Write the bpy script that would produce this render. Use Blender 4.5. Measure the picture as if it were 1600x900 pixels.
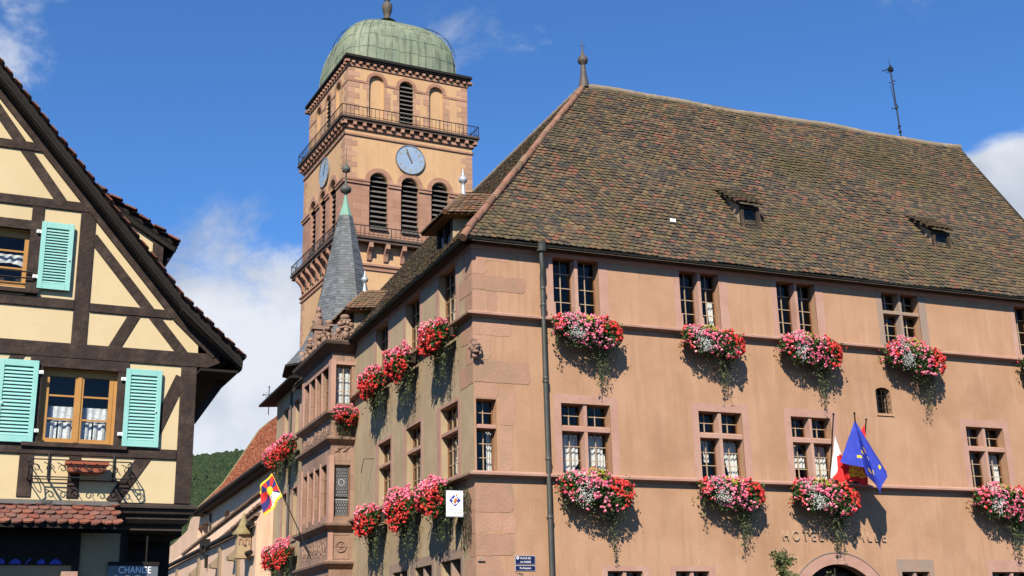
import bpy, bmesh, math, random
from mathutils import Vector, Matrix, noise
R = math.radians
random.seed(7)
for o in list(bpy.data.objects): bpy.data.objects.remove(o)
SC = bpy.context.scene
COL = SC.collection

# ------------------------------------------------------------------ camera
F_PX, PITCH, ROLL = 1914.8, R(16.55), R(-1.386)
fw = Vector((0, math.cos(PITCH), math.sin(PITCH)))
rt0 = Vector((1, 0, 0)); up0 = rt0.cross(fw)
rt = rt0*math.cos(ROLL) + up0*math.sin(ROLL)
up = -rt0*math.sin(ROLL) + up0*math.cos(ROLL)
cam_d = bpy.data.cameras.new('camera'); cam = bpy.data.objects.new('camera', cam_d); COL.objects.link(cam)
cam_d.sensor_width = 36; cam_d.lens = F_PX/1600*36; cam_d.clip_end = 6000; cam_d.clip_start = .1
M = Matrix.Identity(4)
for i in range(3):
    M[i][0] = rt[i]; M[i][1] = up[i]; M[i][2] = -fw[i]
M[2][3] = 1.6
cam.matrix_world = M
SC.camera = cam

# ------------------------------------------------------------------ light
YH = R(22.735)                                        # yaw of the town hall
dA = Vector((math.cos(YH), math.sin(YH), 0)); dB = Vector((-math.sin(YH), math.cos(YH), 0))
to_sun = (-dB*1.0 - dA*.66 + Vector((0, 0, .98))).normalized()
sun_el = math.asin(to_sun.z); sun_az = math.atan2(to_sun.x, to_sun.y)
sd = bpy.data.lights.new('sun', 'SUN'); sun = bpy.data.objects.new('sun', sd); COL.objects.link(sun)
sd.energy = 5.0; sd.angle = R(.5); sd.color = (1, .905, .76)
sun.rotation_euler = to_sun.to_track_quat('Z', 'Y').to_euler()
W = bpy.data.worlds.new('World'); SC.world = W; W.use_nodes = True
wt = W.node_tree; wt.nodes.clear()
def wn(t, **k):
    n = wt.nodes.new(t)
    for a, b in k.items(): setattr(n, a, b)
    return n
def wl(a, b): wt.links.new(a, b)
sky = wn('ShaderNodeTexSky', sky_type='NISHITA', sun_disc=False, sun_elevation=sun_el, sun_rotation=sun_az,
         air_density=1.0, dust_density=.05, ozone_density=3.0)
geo = wn('ShaderNodeTexCoord')
mp = wn('ShaderNodeMapping'); mp.inputs['Scale'].default_value = (1, 1, 1.5)
wl(geo.outputs['Generated'], mp.inputs['Vector'])
nz = wn('ShaderNodeTexNoise'); nz.inputs['Scale'].default_value = 6.5; nz.inputs['Detail'].default_value = 9
nz.inputs['Roughness'].default_value = .62; nz.inputs['Distortion'].default_value = .25
wl(mp.outputs['Vector'], nz.inputs['Vector'])
def wmath(op, a, b=None, clamp=False):
    n = wn('ShaderNodeMath', operation=op, use_clamp=clamp)
    for i, v in enumerate((a, b)):
        if v is None: continue
        if isinstance(v, (int, float)): n.inputs[i].default_value = v
        else: wl(v, n.inputs[i])
    return n.outputs[0]
cover = None                                          # banks of cumulus: direction, half-width (deg), weight
for d, w, k in (((-.225, .953, .165), 10.5, .50), ((-.20, .94, .275), 8, .20), ((.385, .868, .315), 3.6, .52), ((.44, .86, .26), 8, .5),
                ((-.39, .80, .455), 5, .2), ((-.02, .88, .475), 5, .1), ((-.6, .77, .2), 14, .3), ((.7, .68, .22), 10, .3)):
    dn = wn('ShaderNodeVectorMath', operation='DOT_PRODUCT'); wl(geo.outputs['Generated'], dn.inputs[0])
    dn.inputs[1].default_value = Vector(d).normalized()
    mr = wn('ShaderNodeMapRange', interpolation_type='SMOOTHSTEP')
    mr.inputs['From Min'].default_value = math.cos(R(w*1.25)); mr.inputs['From Max'].default_value = math.cos(R(w*.15))
    wl(dn.outputs['Value'], mr.inputs['Value'])
    t = wmath('MULTIPLY', mr.outputs[0], k)
    cover = t if cover is None else wmath('MAXIMUM', cover, t)
dens = wmath('ADD', nz.outputs['Fac'], cover)
cm = wn('ShaderNodeMapRange', interpolation_type='SMOOTHSTEP')
cm.inputs['From Min'].default_value = .64; cm.inputs['From Max'].default_value = .90
wl(dens, cm.inputs['Value'])
nz2 = wn('ShaderNodeTexNoise'); nz2.inputs['Scale'].default_value = 9; nz2.inputs['Detail'].default_value = 5
mp2 = wn('ShaderNodeMapping'); mp2.inputs['Location'].default_value = (3, 1, .06); wl(geo.outputs['Generated'], mp2.inputs['Vector']); wl(mp2.outputs[0], nz2.inputs['Vector'])
cr = wn('ShaderNodeMix', data_type='RGBA')
cr.inputs['A'].default_value = (5.4, 6.0, 7.0, 1); cr.inputs['B'].default_value = (9.8, 10.1, 10.6, 1)
ccm = wn('ShaderNodeMapRange'); ccm.inputs['From Min'].default_value = .36; ccm.inputs['From Max'].default_value = .62
wl(nz2.outputs['Fac'], ccm.inputs['Value']); wl(ccm.outputs[0], cr.inputs['Factor'])
mx = wn('ShaderNodeMix', data_type='RGBA')
cmx = wmath('MULTIPLY', cm.outputs[0], .93)
wl(cmx, mx.inputs['Factor'])
tint = wn('ShaderNodeMix', data_type='RGBA', blend_type='MULTIPLY'); tint.inputs['Factor'].default_value = 1
tint.inputs['B'].default_value = (.76, 1.30, 1.90, 1)
wl(sky.outputs[0], tint.inputs['A'])
wl(tint.outputs['Result'], mx.inputs['A']); wl(cr.outputs['Result'], mx.inputs['B'])
bg = wn('ShaderNodeBackground'); bg.inputs['Strength'].default_value = .05
wl(mx.outputs['Result'], bg.inputs['Color'])
wo = wn('ShaderNodeOutputWorld'); wl(bg.outputs[0], wo.inputs['Surface'])
SC.view_settings.view_transform = 'Standard'; SC.view_settings.look = 'None'
SC.view_settings.exposure = 0.80; SC.view_settings.gamma = 1
SC.render.engine = 'CYCLES'
SC.cycles.max_bounces = 6; SC.cycles.diffuse_bounces = 2; SC.cycles.transparent_max_bounces = 12; SC.cycles.caustics_reflective = False

# ------------------------------------------------------------------ helpers
def lin(*c):
    c = [v/255 for v in c]
    return tuple(v/12.92 if v <= .04045 else ((v+.055)/1.055)**2.4 for v in c) + (1,)
MATS = {}
ALB = .62                                             # overall reflectance of weathered masonry, timber and foliage
FULL = {'white_petal', 'pink_petal', 'red_petal', 'white_curtain', 'lace_curtain', 'white_paint', 'sign_white', 'flag_white', 'flag_yellow', 'zinc', 'lime_leaf', 'gilding', 'flag_blue', 'flag_red'}
def mat(name, col, col2=None, scale=1.2, rough=.85, bump=0, bscale=40, island=0, isl_cols=None, streak=None, streak2=None, spec=.3, metal=0,
        t2=(.38, .66), brick=None, col3=None, scale3=.25, trans=0, fine=0):
    """noise-mixed colour, optional per-island variation, vertical streaks and bump"""
    m = bpy.data.materials.new(name); m.use_nodes = True; t = m.node_tree; N = t.nodes; N.clear()
    def nd(k, **a):
        n = N.new(k)
        for q, v in a.items(): setattr(n, q, v)
        return n
    ln = t.links.new
    out = nd('ShaderNodeOutputMaterial'); b = nd('ShaderNodeBsdfPrincipled')
    b.inputs['Roughness'].default_value = rough; b.inputs['Specular IOR Level'].default_value = spec
    b.inputs['Metallic'].default_value = metal
    tc = nd('ShaderNodeTexCoord')
    kA = 1.0 if name in FULL else ALB
    c4 = lambda c: tuple(v*kA for v in c[:3])+(1,)
    cur = nd('ShaderNodeRGB'); cur.outputs[0].default_value = c4(col); cur = cur.outputs[0]
    def noise_fac(sc, lo, hi, det=6, stretch=None):
        n = nd('ShaderNodeTexNoise'); n.inputs['Scale'].default_value = sc; n.inputs['Detail'].default_value = det
        n.inputs['Roughness'].default_value = .65
        if stretch:
            mpp = nd('ShaderNodeMapping'); mpp.inputs['Scale'].default_value = stretch
            ln(tc.outputs['Object'], mpp.inputs['Vector']); ln(mpp.outputs[0], n.inputs['Vector'])
        else: ln(tc.outputs['Object'], n.inputs['Vector'])
        r = nd('ShaderNodeMapRange'); r.inputs['From Min'].default_value = lo; r.inputs['From Max'].default_value = hi
        ln(n.outputs['Fac'], r.inputs['Value']); return r.outputs[0]
    def mixc(a, bcol, f, mode='MIX'):
        x = nd('ShaderNodeMix', data_type='RGBA', blend_type=mode)
        if isinstance(f, (int, float)): x.inputs['Factor'].default_value = f
        else: ln(f, x.inputs['Factor'])
        ln(a, x.inputs['A'])
        if isinstance(bcol, tuple): x.inputs['B'].default_value = c4(bcol)
        else: ln(bcol, x.inputs['B'])
        return x.outputs['Result']
    if isl_cols:
        gi = nd('ShaderNodeNewGeometry'); rp = nd('ShaderNodeValToRGB'); rp.color_ramp.interpolation = 'CONSTANT'
        e = rp.color_ramp.elements
        for i, c in enumerate(isl_cols):
            if i < 2: el = e[i]; el.position = i/len(isl_cols)
            else: el = e.new(i/len(isl_cols))
            el.color = c4(c)
        ln(gi.outputs['Random Per Island'], rp.inputs[0]); cur = rp.outputs[0]
    if col2: cur = mixc(cur, tuple(col2), noise_fac(scale, *t2))
    if col3: cur = mixc(cur, tuple(col3), noise_fac(scale3, .48, .68))
    if brick:
        sx = nd('ShaderNodeSeparateXYZ'); ln(tc.outputs['Object'], sx.inputs[0]); ad = nd('ShaderNodeMath', operation='ADD'); ln(sx.outputs[0], ad.inputs[0]); ln(sx.outputs[1], ad.inputs[1])
        cx_ = nd('ShaderNodeCombineXYZ'); ln(ad.outputs[0], cx_.inputs[0]); ln(sx.outputs[2], cx_.inputs[1])
        bk = nd('ShaderNodeTexBrick'); bk.inputs['Scale'].default_value = 1.0; bk.inputs['Brick Width'].default_value = brick[0]; bk.inputs['Row Height'].default_value = brick[1]
        bk.inputs['Mortar Size'].default_value = .012; bk.inputs['Mortar Smooth'].default_value = .4; bk.inputs['Bias'].default_value = 0
        bk.inputs['Color1'].default_value = (1, 1, 1, 1); bk.inputs['Color2'].default_value = (.80, .77, .75, 1); bk.inputs['Mortar'].default_value = (.62, .58, .55, 1)
        ln(cx_.outputs[0], bk.inputs['Vector']); cur = mixc(cur, bk.outputs['Color'], .9, 'MULTIPLY')
    if streak: cur = mixc(cur, tuple(streak), noise_fac(1.0, .5, .78, 5, (5, 5, .35)))
    if streak2: cur = mixc(cur, tuple(streak2), noise_fac(1.3, .56, .8, 6, (2.6, 2.6, .22)))
    if fine:
        f = noise_fac(60, .3, .7, 2); cur = mixc(cur, mixc(cur, ((1-fine)/kA,)*3, 1.0, 'MULTIPLY'), f)
    if island:
        gi = nd('ShaderNodeNewGeometry'); hs = nd('ShaderNodeHueSaturation')
        r = nd('ShaderNodeMapRange'); r.inputs['To Min'].default_value = 1-island; r.inputs['To Max'].default_value = 1+island
        ln(gi.outputs['Random Per Island'], r.inputs['Value']); ln(r.outputs[0], hs.inputs['Value']); ln(cur, hs.inputs['Color']); cur = hs.outputs[0]
    ln(cur, b.inputs['Base Color'])
    if bump:
        n = nd('ShaderNodeTexNoise'); n.inputs['Scale'].default_value = bscale; n.inputs['Detail'].default_value = 6
        ln(tc.outputs['Object'], n.inputs['Vector'])
        bp = nd('ShaderNodeBump'); bp.inputs['Strength'].default_value = bump; bp.inputs['Distance'].default_value = .03
        ln(n.outputs['Fac'], bp.inputs['Height']); ln(bp.outputs[0], b.inputs['Normal'])
    sh = b.outputs[0]
    if trans:
        tr = nd('ShaderNodeBsdfTranslucent'); ln(cur, tr.inputs['Color'])
        ms = nd('ShaderNodeMixShader'); ms.inputs[0].default_value = trans; ln(sh, ms.inputs[1]); ln(tr.outputs[0], ms.inputs[2]); sh = ms.outputs[0]
    ln(sh, out.inputs['Surface'])
    MATS[name] = m
    return m
def glass_mat():
    m = bpy.data.materials.new('window_glass'); m.use_nodes = True; t = m.node_tree; N = t.nodes; N.clear(); ln = t.links.new
    out = N.new('ShaderNodeOutputMaterial'); tr = N.new('ShaderNodeBsdfTransparent'); tr.inputs[0].default_value = (.86, .88, .87, 1)
    gl = N.new('ShaderNodeBsdfGlossy'); gl.inputs['Roughness'].default_value = .04
    fr = N.new('ShaderNodeLayerWeight'); fr.inputs['Blend'].default_value = .5
    pw = N.new('ShaderNodeMath'); pw.operation = 'POWER'; pw.inputs[1].default_value = 4.0; ln(fr.outputs['Facing'], pw.inputs[0])
    tc = N.new('ShaderNodeTexCoord'); nn = N.new('ShaderNodeTexNoise'); nn.inputs['Scale'].default_value = 3.5
    bp = N.new('ShaderNodeBump'); bp.inputs['Strength'].default_value = .25; bp.inputs['Distance'].default_value = .02
    ln(tc.outputs['Object'], nn.inputs['Vector']); ln(nn.outputs['Fac'], bp.inputs['Height']); ln(bp.outputs[0], gl.inputs['Normal'])
    mu = N.new('ShaderNodeMath'); mu.operation = 'MULTIPLY_ADD'; mu.inputs[1].default_value = .5; mu.inputs[2].default_value = .028; mu.use_clamp = True
    ln(pw.outputs[0], mu.inputs[0])
    ms = N.new('ShaderNodeMixShader'); ln(mu.outputs[0], ms.inputs[0]); ln(tr.outputs[0], ms.inputs[1]); ln(gl.outputs[0], ms.inputs[2])
    ln(ms.outputs[0], out.inputs['Surface']); MATS['glass'] = m; return m

FA = lambda u, d, z: (u, -d, z)                        # wall facing local -y
FB = lambda u, d, z: (-d, u, z)                        # wall facing local -x
ID = lambda x, y, z: (x, y, z)
class MB:
    def __init__(s, fr=ID): s.v = []; s.f = []; s.m = []; s.fr = fr; s.mi = 0; s.sm = set()
    def add(s, pts, faces, smooth=False):
        o = len(s.v); s.v += [s.fr(*p) for p in pts]
        for f in faces:
            if smooth: s.sm.add(len(s.f))
            s.f.append([i+o for i in f]); s.m.append(s.mi)
        return s
    def box(s, a0, a1, b0, b1, c0, c1):
        s.add([(x, y, z) for x in (a0, a1) for y in (b0, b1) for z in (c0, c1)],
              [(0, 1, 3, 2), (4, 6, 7, 5), (0, 4, 5, 1), (2, 3, 7, 6), (0, 2, 6, 4), (1, 5, 7, 3)]); return s
    def prism(s, poly, lo, hi, axis='d'):
        """poly in the two other axes, extruded along axis u / d / z"""
        n = len(poly)
        def pt(a, b, c): return {'u': (c, a, b), 'd': (a, c, b), 'z': (a, b, c)}[axis]
        P = [pt(a, b, lo) for a, b in poly] + [pt(a, b, hi) for a, b in poly]
        s.add(P, [list(range(n))[::-1], list(range(n, 2*n))] + [(i, (i+1) % n, n+(i+1) % n, n+i) for i in range(n)]); return s
    def beam(s, p, q, w, d0, d1):
        """flat bar in the wall plane from (u,z) p to q"""
        a = Vector(p); b = Vector(q); n = (b-a).normalized(); n = Vector((-n.y, n.x))*w/2
        s.prism([tuple(a+n), tuple(a-n), tuple(b-n), tuple(b+n)], d0, d1); return s
    def tube(s, pts, r, n=6, r2=None, caps=True):
        pts = [Vector(p) for p in pts]; k = len(pts); rings = []
        for i, p in enumerate(pts):
            t = (pts[min(i+1, k-1)]-pts[max(i-1, 0)]).normalized()
            a = t.orthogonal().normalized() if i == 0 else (a - t*a.dot(t)).normalized()
            b = t.cross(a); rr = r if r2 is None else r+(r2-r)*i/(k-1)
            rings += [tuple(p+(a*math.cos(2*math.pi*j/n)+b*math.sin(2*math.pi*j/n))*rr) for j in range(n)]
        fs = [(i*n+j, i*n+(j+1) % n, (i+1)*n+(j+1) % n, (i+1)*n+j) for i in range(k-1) for j in range(n)]
        s.add(rings, fs, True)
        if caps: s.add(rings[:n], [list(range(n))]); s.add(rings[-n:], [list(range(n))])
        return s
    def lathe(s, prof, c=(0, 0), n=12, smooth=True, rot=0):
        P = []; k = len(prof)
        for r, z in prof:
            P += [(c[0]+r*math.cos(2*math.pi*j/n+rot), c[1]+r*math.sin(2*math.pi*j/n+rot), z) for j in range(n)]
        s.add(P, [(i*n+j, i*n+(j+1) % n, (i+1)*n+(j+1) % n, (i+1)*n+j) for i in range(k-1) for j in range(n)], smooth)
        s.add(P[:n], [list(range(n))]); s.add(P[-n:], [list(range(n))]); return s
    def ball(s, c, r, n=8, sq=(1, 1, 1)):
        P = []; rg = n//2
        for i in range(1, rg):
            a = math.pi*i/rg
            P += [(c[0]+r*sq[0]*math.sin(a)*math.cos(2*math.pi*j/n), c[1]+r*sq[1]*math.sin(a)*math.sin(2*math.pi*j/n), c[2]+r*sq[2]*math.cos(a)) for j in range(n)]
        P += [(c[0], c[1], c[2]+r*sq[2]), (c[0], c[1], c[2]-r*sq[2])]; T = len(P)-2
        fs = [(i*n+j, i*n+(j+1) % n, (i+1)*n+(j+1) % n, (i+1)*n+j) for i in range(rg-2) for j in range(n)]
        fs += [(T, (j+1) % n, j) for j in range(n)] + [(T+1, (rg-2)*n+j, (rg-2)*n+(j+1) % n) for j in range(n)]
        s.add(P, fs, True); return s
    def ring(s, uc, zs, ri, ro, d0, d1, a0=0, a1=180, n=20, sq=1):
        """flat arch ring in the wall plane"""
        P = []
        for i in range(n+1):
            a = R(a0+(a1-a0)*i/n); c, sn = math.cos(a), math.sin(a)*sq
            P += [(uc+ri*c, d0, zs+ri*sn), (uc+ro*c, d0, zs+ro*sn), (uc+ro*c, d1, zs+ro*sn), (uc+ri*c, d1, zs+ri*sn)]
        fs = [(4*i+k, 4*i+(k+1) % 4, 4*i+4+(k+1) % 4, 4*i+4+k) for i in range(n) for k in range(4)]
        if a1-a0 < 359: fs += [(0, 1, 2, 3), (4*n, 4*n+1, 4*n+2, 4*n+3)]
        s.add(P, fs); return s
    def wall(s, u0, u1, z0, z1, holes=(), d=0, depth=.25, cuts=()):
        """sheet with openings (ua,ub,za,zb,rise); z1 may be a function; reveals go in by depth"""
        zt = z1 if callable(z1) else (lambda u: z1)
        us = sorted({u0, u1, *cuts, *[h[0] for h in holes], *[h[1] for h in holes]})
        us = [u for u in us if u0-1e-6 <= u <= u1+1e-6]
        for a, b in zip(us, us[1:]):
            if b-a < 1e-5: continue
            m = (a+b)/2; cov = sorted([h for h in holes if h[0] < m < h[1]], key=lambda h: h[2]); z = z0
            for h in cov:
                if h[2] > z+1e-5: s.add([(a, d, z), (b, d, z), (b, d, h[2]), (a, d, h[2])], [(0, 1, 2, 3)])
                z = h[3]+(h[4] if len(h) > 4 else 0)
            s.add([(a, d, z), (b, d, z), (b, d, zt(b)), (a, d, zt(a))], [(0, 1, 2, 3)])
        for h in holes:
            ua, ub, za, zb = h[:4]; rise = h[4] if len(h) > 4 else 0
            e = d-depth; mid = (ua+ub)/2; hw = (ub-ua)/2
            for q in ([(ua, za), (ua, zb)], [(ub, za), (ub, zb)], [(ua, za), (ub, za)]):
                (a, b), (c, f) = q; s.add([(a, d, b), (c, d, f), (c, e, f), (a, e, b)], [(0, 1, 2, 3)])
            if rise:
                n = 16; top = zb+rise; P = [(mid-hw*math.cos(math.pi*i/n), zb+rise*math.sin(math.pi*i/n)) for i in range(n+1)]
                for (a, b), (c, f) in zip(P, P[1:]):
                    s.add([(a, d, b), (c, d, f), (c, d, top), (a, d, top)], [(0, 1, 2, 3)])
                    s.add([(a, d, b), (c, d, f), (c, e, f), (a, e, b)], [(0, 1, 2, 3)])
            else: s.add([(ua, d, zb), (ub, d, zb), (ub, e, zb), (ua, e, zb)], [(0, 1, 2, 3)])
        return s
    def build(s, name, m, parent=None, bevel=0, recalc=True, weld=False):
        me = bpy.data.meshes.new(name); me.from_pydata(s.v, [], s.f)
        for x in (m if isinstance(m, (list, tuple)) else [m]): me.materials.append(x)
        me.polygons.foreach_set('material_index', s.m)
        if s.sm: me.polygons.foreach_set('use_smooth', [i in s.sm for i in range(len(s.f))])
        if recalc or weld:
            b = bmesh.new(); b.from_mesh(me)
            if weld: bmesh.ops.remove_doubles(b, verts=b.verts, dist=1e-4)
            if recalc: bmesh.ops.recalc_face_normals(b, faces=b.faces)
            b.to_mesh(me); b.free()
        me.update()
        o = bpy.data.objects.new(name, me); COL.objects.link(o)
        if parent: o.parent = parent
        if bevel:
            md = o.modifiers.new('bevel', 'BEVEL'); md.width = bevel; md.segments = 1; md.limit_method = 'ANGLE'
        return o
def tag(o, label, cat, group=None):
    o['label'] = label; o['category'] = cat
    if group: o['group'] = group
    return o
def empty(name, loc, rz=0, label=None, cat=None, group=None):
    o = bpy.data.objects.new(name, None); COL.objects.link(o); o.empty_display_size = .2
    o.location = loc; o.rotation_euler = (0, 0, rz)
    if label: tag(o, label, cat, group)
    return o
def inpoly(x, y, P):
    c = False; j = len(P)-1
    for i in range(len(P)):
        if (P[i][1] > y) != (P[j][1] > y) and x < (P[j][0]-P[i][0])*(y-P[i][1])/(P[j][1]-P[i][1])+P[i][0]: c = not c
        j = i
    return c
def tiles(mb, O, eu, ev, poly, w=.17, h=.14, jit=1.0, sag=.065, th=.028, lift=.046):
    """plain tiles with rounded tails laid in courses over a slope"""
    O = Vector(O); eu = Vector(eu).normalized(); ev = Vector(ev).normalized(); n = eu.cross(ev)
    if n.z < 0: n = -n
    us = [p[0] for p in poly]; vs = [p[1] for p in poly]
    r = 0; v = min(vs)
    while v < max(vs):
        u = min(us)-w+(w/2 if r % 2 else 0)
        dv0 = random.uniform(-.006, .006)
        while u < max(us)+w:
            if inpoly(u, v+h*.45, poly):
                c = O+eu*u+ev*v
                z = sag*noise.noise((c*.45)) + .012*noise.noise(c*2.3)
                l0 = lift+random.uniform(-.008, .010)*jit; l1 = .008; tw = random.uniform(-.008, .008)*jit
                dv = dv0+random.uniform(-.012, .012)*jit; a = w/2-.004-random.random()*.004; L = h*1.55
                prof = [(-a, L, l1), (-a, .045, l0-.003+tw), (-a*.62, .012, l0+tw*.6), (0, 0, l0), (a*.62, .012, l0-tw*.6), (a, .045, l0-.003-tw), (a, L, l1)]
                P = [tuple(c+eu*x+ev*(y+dv)+n*(q+z)) for x, y, q in prof]
                P += [tuple(c+eu*x+ev*(y+dv)+n*(q+z-th)) for x, y, q in prof]
                mb.add(P, [(0, 1, 2, 3, 4, 5, 6), (1, 8, 9, 2), (2, 9, 10, 3), (3, 10, 11, 4), (4, 11, 12, 5), (0, 7, 8, 1), (5, 12, 13, 6)])
            u += w
        v += h; r += 1
    return mb
def text_mesh(body, size, name, m, parent, loc, frame, depth=.01, align='CENTER', spacing=1.0, sx=1.0):
    cu = bpy.data.curves.new(name, 'FONT'); cu.body = body; cu.size = size; cu.extrude = depth; cu.align_x = align; cu.space_character = spacing
    ob = bpy.data.objects.new(name, cu); COL.objects.link(ob)
    me = bpy.data.meshes.new_from_object(ob.evaluated_get(bpy.context.evaluated_depsgraph_get()))
    bpy.data.objects.remove(ob); bpy.data.curves.remove(cu)
    for v in me.vertices:
        x, y, z = v.co; v.co = frame(loc[0]+x*sx, loc[1]+z, loc[2]+y)
    me.materials.clear(); me.materials.append(m); me.name = name
    o = bpy.data.objects.new(name, me); COL.objects.link(o); o.parent = parent; return o

# ------------------------------------------------------------------ materials
plasterA = mat('plaster_apricot', (.56, .325, .193), (.63, .382, .242), 1.0, .95, .3, 34, col3=(.47, .27, .155), scale3=.45, streak=(.47, .28, .172), streak2=(.67, .43, .275), fine=.05)
plasterB = mat('plaster_drab', (.52, .40, .25), (.62, .48, .305), 1.3, .95, .25, 40, col3=(.48, .345, .205), scale3=.4, streak=(.40, .315, .205), fine=.06)
pink = mat('pink_sandstone', (.60, .355, .275), (.53, .30, .225), 2.2, .9, .3, 30, col3=(.64, .41, .32), scale3=.9, fine=.08)
pinkblock = mat('pink_sandstone_blocks', (.58, .335, .23), (.52, .30, .205), 2.2, .9, .35, 22, col3=(.47, .31, .20), scale3=1.1, island=.1, fine=.08)
greystone = mat('grey_sandstone', (.36, .28, .23), (.45, .30, .22), 2.5, .9, .25, 30)
oldstone = mat('weathered_sandstone', (.52, .33, .245), (.36, .235, .175), 1.8, .92, .5, 16, brick=(.95, .42), col3=(.53, .34, .25), scale3=.9, streak=(.20, .14, .11), fine=.12)
tileM = mat('old_roof_tile', (0.116, 0.106, 0.108), isl_cols=[(0.231, 0.140, 0.086), (0.139, 0.101, 0.074), (0.212, 0.152, 0.090), (0.097, 0.085, 0.074), (0.268, 0.140, 0.086), (0.176, 0.122, 0.081), (0.111, 0.092, 0.074), (0.250, 0.177, 0.099), (0.315, 0.135, 0.086), (0.157, 0.127, 0.086), (0.107, 0.097, 0.081), (0.277, 0.190, 0.103), (0.078, 0.072, 0.065), (0.185, 0.135, 0.086), (0.147, 0.122, 0.081), (0.222, 0.169, 0.086)],
            col2=(0.185, 0.143, 0.067), scale=.8, t2=(.5, .85), col3=(0.156, 0.129, 0.056), scale3=.3, streak=(0.081, 0.066, 0.054), rough=.93, bump=.4, bscale=50, fine=.3)
redtile = mat('red_roof_tile', (0.116, 0.106, 0.108), isl_cols=[(0.382, 0.121, 0.076), (0.289, 0.100, 0.070), (0.439, 0.164, 0.102), (0.266, 0.106, 0.080), (0.359, 0.164, 0.119), (0.243, 0.121, 0.097)],
              rough=.9, bump=.5, bscale=30, col3=(0.254, 0.158, 0.130), scale3=7, fine=.3)
naveTile = mat('red_brown_nave_tile', (0.116, 0.106, 0.108), isl_cols=[(0.647, 0.232, 0.108), (0.542, 0.190, 0.097), (0.693, 0.275, 0.140), (0.451, 0.169, 0.097)], rough=.9, fine=.2)
underlay = mat('roof_batten', (.10, .07, .05), rough=.95)
hipM = mat('hip_tile', (.36, .175, .115), (.28, .15, .105), 5, .9, .3, 30, island=.2, col3=(.22, .17, .10), scale3=1.0)
darkmetal = mat('weathered_copper_gutter', (.018, .021, .019), (.032, .038, .033), 3, .85, spec=.15)
pipeM = mat('drainpipe_metal', (.075, .085, .078), (.12, .115, .10), 3, .5, spec=.4, metal=.2)
iron = mat('wrought_iron', (.018, .018, .02), rough=.55)
zinc = mat('zinc', (.42, .45, .48), (.32, .35, .38), 6, .45, metal=.3)
wood = mat('window_wood', (.32, .155, .07), (.26, .12, .055), 6, .6, .1, 40)
woodpale = mat('glazing_bar_wood', (.62, .47, .32), (.50, .34, .20), 6, .6)
woodgold = mat('golden_window_wood', (.60, .31, .085), (.54, .26, .07), 5, .5, .05, 40)
oldwood = mat('old_dark_wood', (.07, .05, .038), (.035, .026, .022), 4, .85, .3, 30)
glass = glass_mat()
curtain = mat('white_curtain', (.86, .86, .84), (.74, .74, .74), 9, .9, trans=.3)
lace = mat('lace_curtain', (.82, .84, .86), (.45, .5, .56), 26, .9, trans=.2)
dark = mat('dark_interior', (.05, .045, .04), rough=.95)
timber = mat('dark_timber', (.064, .041, .033), (.042, .027, .022), 9, .9, .6, 14, col3=(.11, .075, .06), scale3=3.0, streak=(.04, .027, .022), fine=.2)
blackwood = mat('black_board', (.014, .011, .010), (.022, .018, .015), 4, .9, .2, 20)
cream = mat('cream_plaster', (.80, .635, .37), (.84, .68, .41), 1.6, .9, .1, 50, col3=(.76, .60, .35), scale3=.5, fine=.03)
turq = mat('turquoise_paint', (.33, .73, .67), (.37, .77, .71), 5, .6, .1, 30, col3=(.31, .69, .62), scale3=2, streak=(.42, .74, .68), spec=.3)
whitepaint = mat('white_paint', (.8, .8, .78), rough=.5)
lead = mat('lead_flashing', (.15, .14, .13), (.10, .095, .09), 4, .6, .1, 20)
terracotta = mat('terracotta', (.42, .115, .06), (.36, .10, .055), 5, .8, .1, 30)
towerPl = mat('tower_plaster', (.73, .45, .235), (.78, .50, .275), 1.0, .95, .1, 40, col3=(.66, .41, .23), scale3=.4, streak=(.55, .36, .22), fine=.04)
towerPk = mat('tower_sandstone', (.56, .31, .215), (.50, .27, .185), 1.5, .92, .25, 25, col3=(.62, .37, .26), scale3=.6, fine=.08, brick=(.85, .36))
towerQ = mat('tower_corner_stone', (.52, .305, .20), (.58, .35, .235), 2.5, .92, .2, 25, island=.15)
darkstone = mat('dark_stone', (.10, .07, .055), (.16, .11, .085), 3, .9, .2, 20)  # dark-toned stone of the balcony slabs and the oriel's crowning cornice
copper = mat('verdigris_copper', (.30, .37, .25), (.22, .28, .20), 1.6, .7, .2, 14, col3=(.38, .42, .27), scale3=.6, streak=(.06, .06, .05), streak2=(.14, .15, .12), spec=.4, fine=.08)
slate = mat('slate', (.1, .1, .1), isl_cols=[(.15, .165, .18), (.18, .195, .21), (.125, .14, .155), (.205, .22, .235), (.165, .175, .185)], rough=.6, bump=.2, bscale=30, col3=(.11, .12, .12), scale3=1.5)
verdi = mat('green_copper', (.25, .47, .36), rough=.6)
clockblue = mat('clock_face_blue', (.33, .46, .66), (.38, .51, .70), 3, .5)
gold = mat('gilding', (.60, .42, .12), rough=.4, metal=.5)
churchPl = mat('church_plaster', (1.02, .71, .50), (.94, .62, .44), 1.0, .95, .2, 20, col3=(.80, .58, .38), scale3=.4, streak=(.68, .45, .32), fine=.08)
mossstone = mat('mossy_stone', (.40, .31, .17), (.28, .235, .10), 4, .95, .4, 20)
leafM = mat('leaf', (.055, .12, .025), isl_cols=[(.06, .13, .025), (.04, .095, .02), (.085, .16, .03), (.05, .11, .035), (.11, .18, .04)], rough=.6, trans=.25)
vineM = mat('vine_leaf', (.13, .17, .06), isl_cols=[(.13, .17, .06), (.18, .21, .09), (.09, .125, .045), (.21, .225, .115), (.11, .14, .05)], rough=.65, trans=.25)
limeM = mat('lime_leaf', (.38, .42, .03), rough=.6, island=.25, trans=.25)
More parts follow.
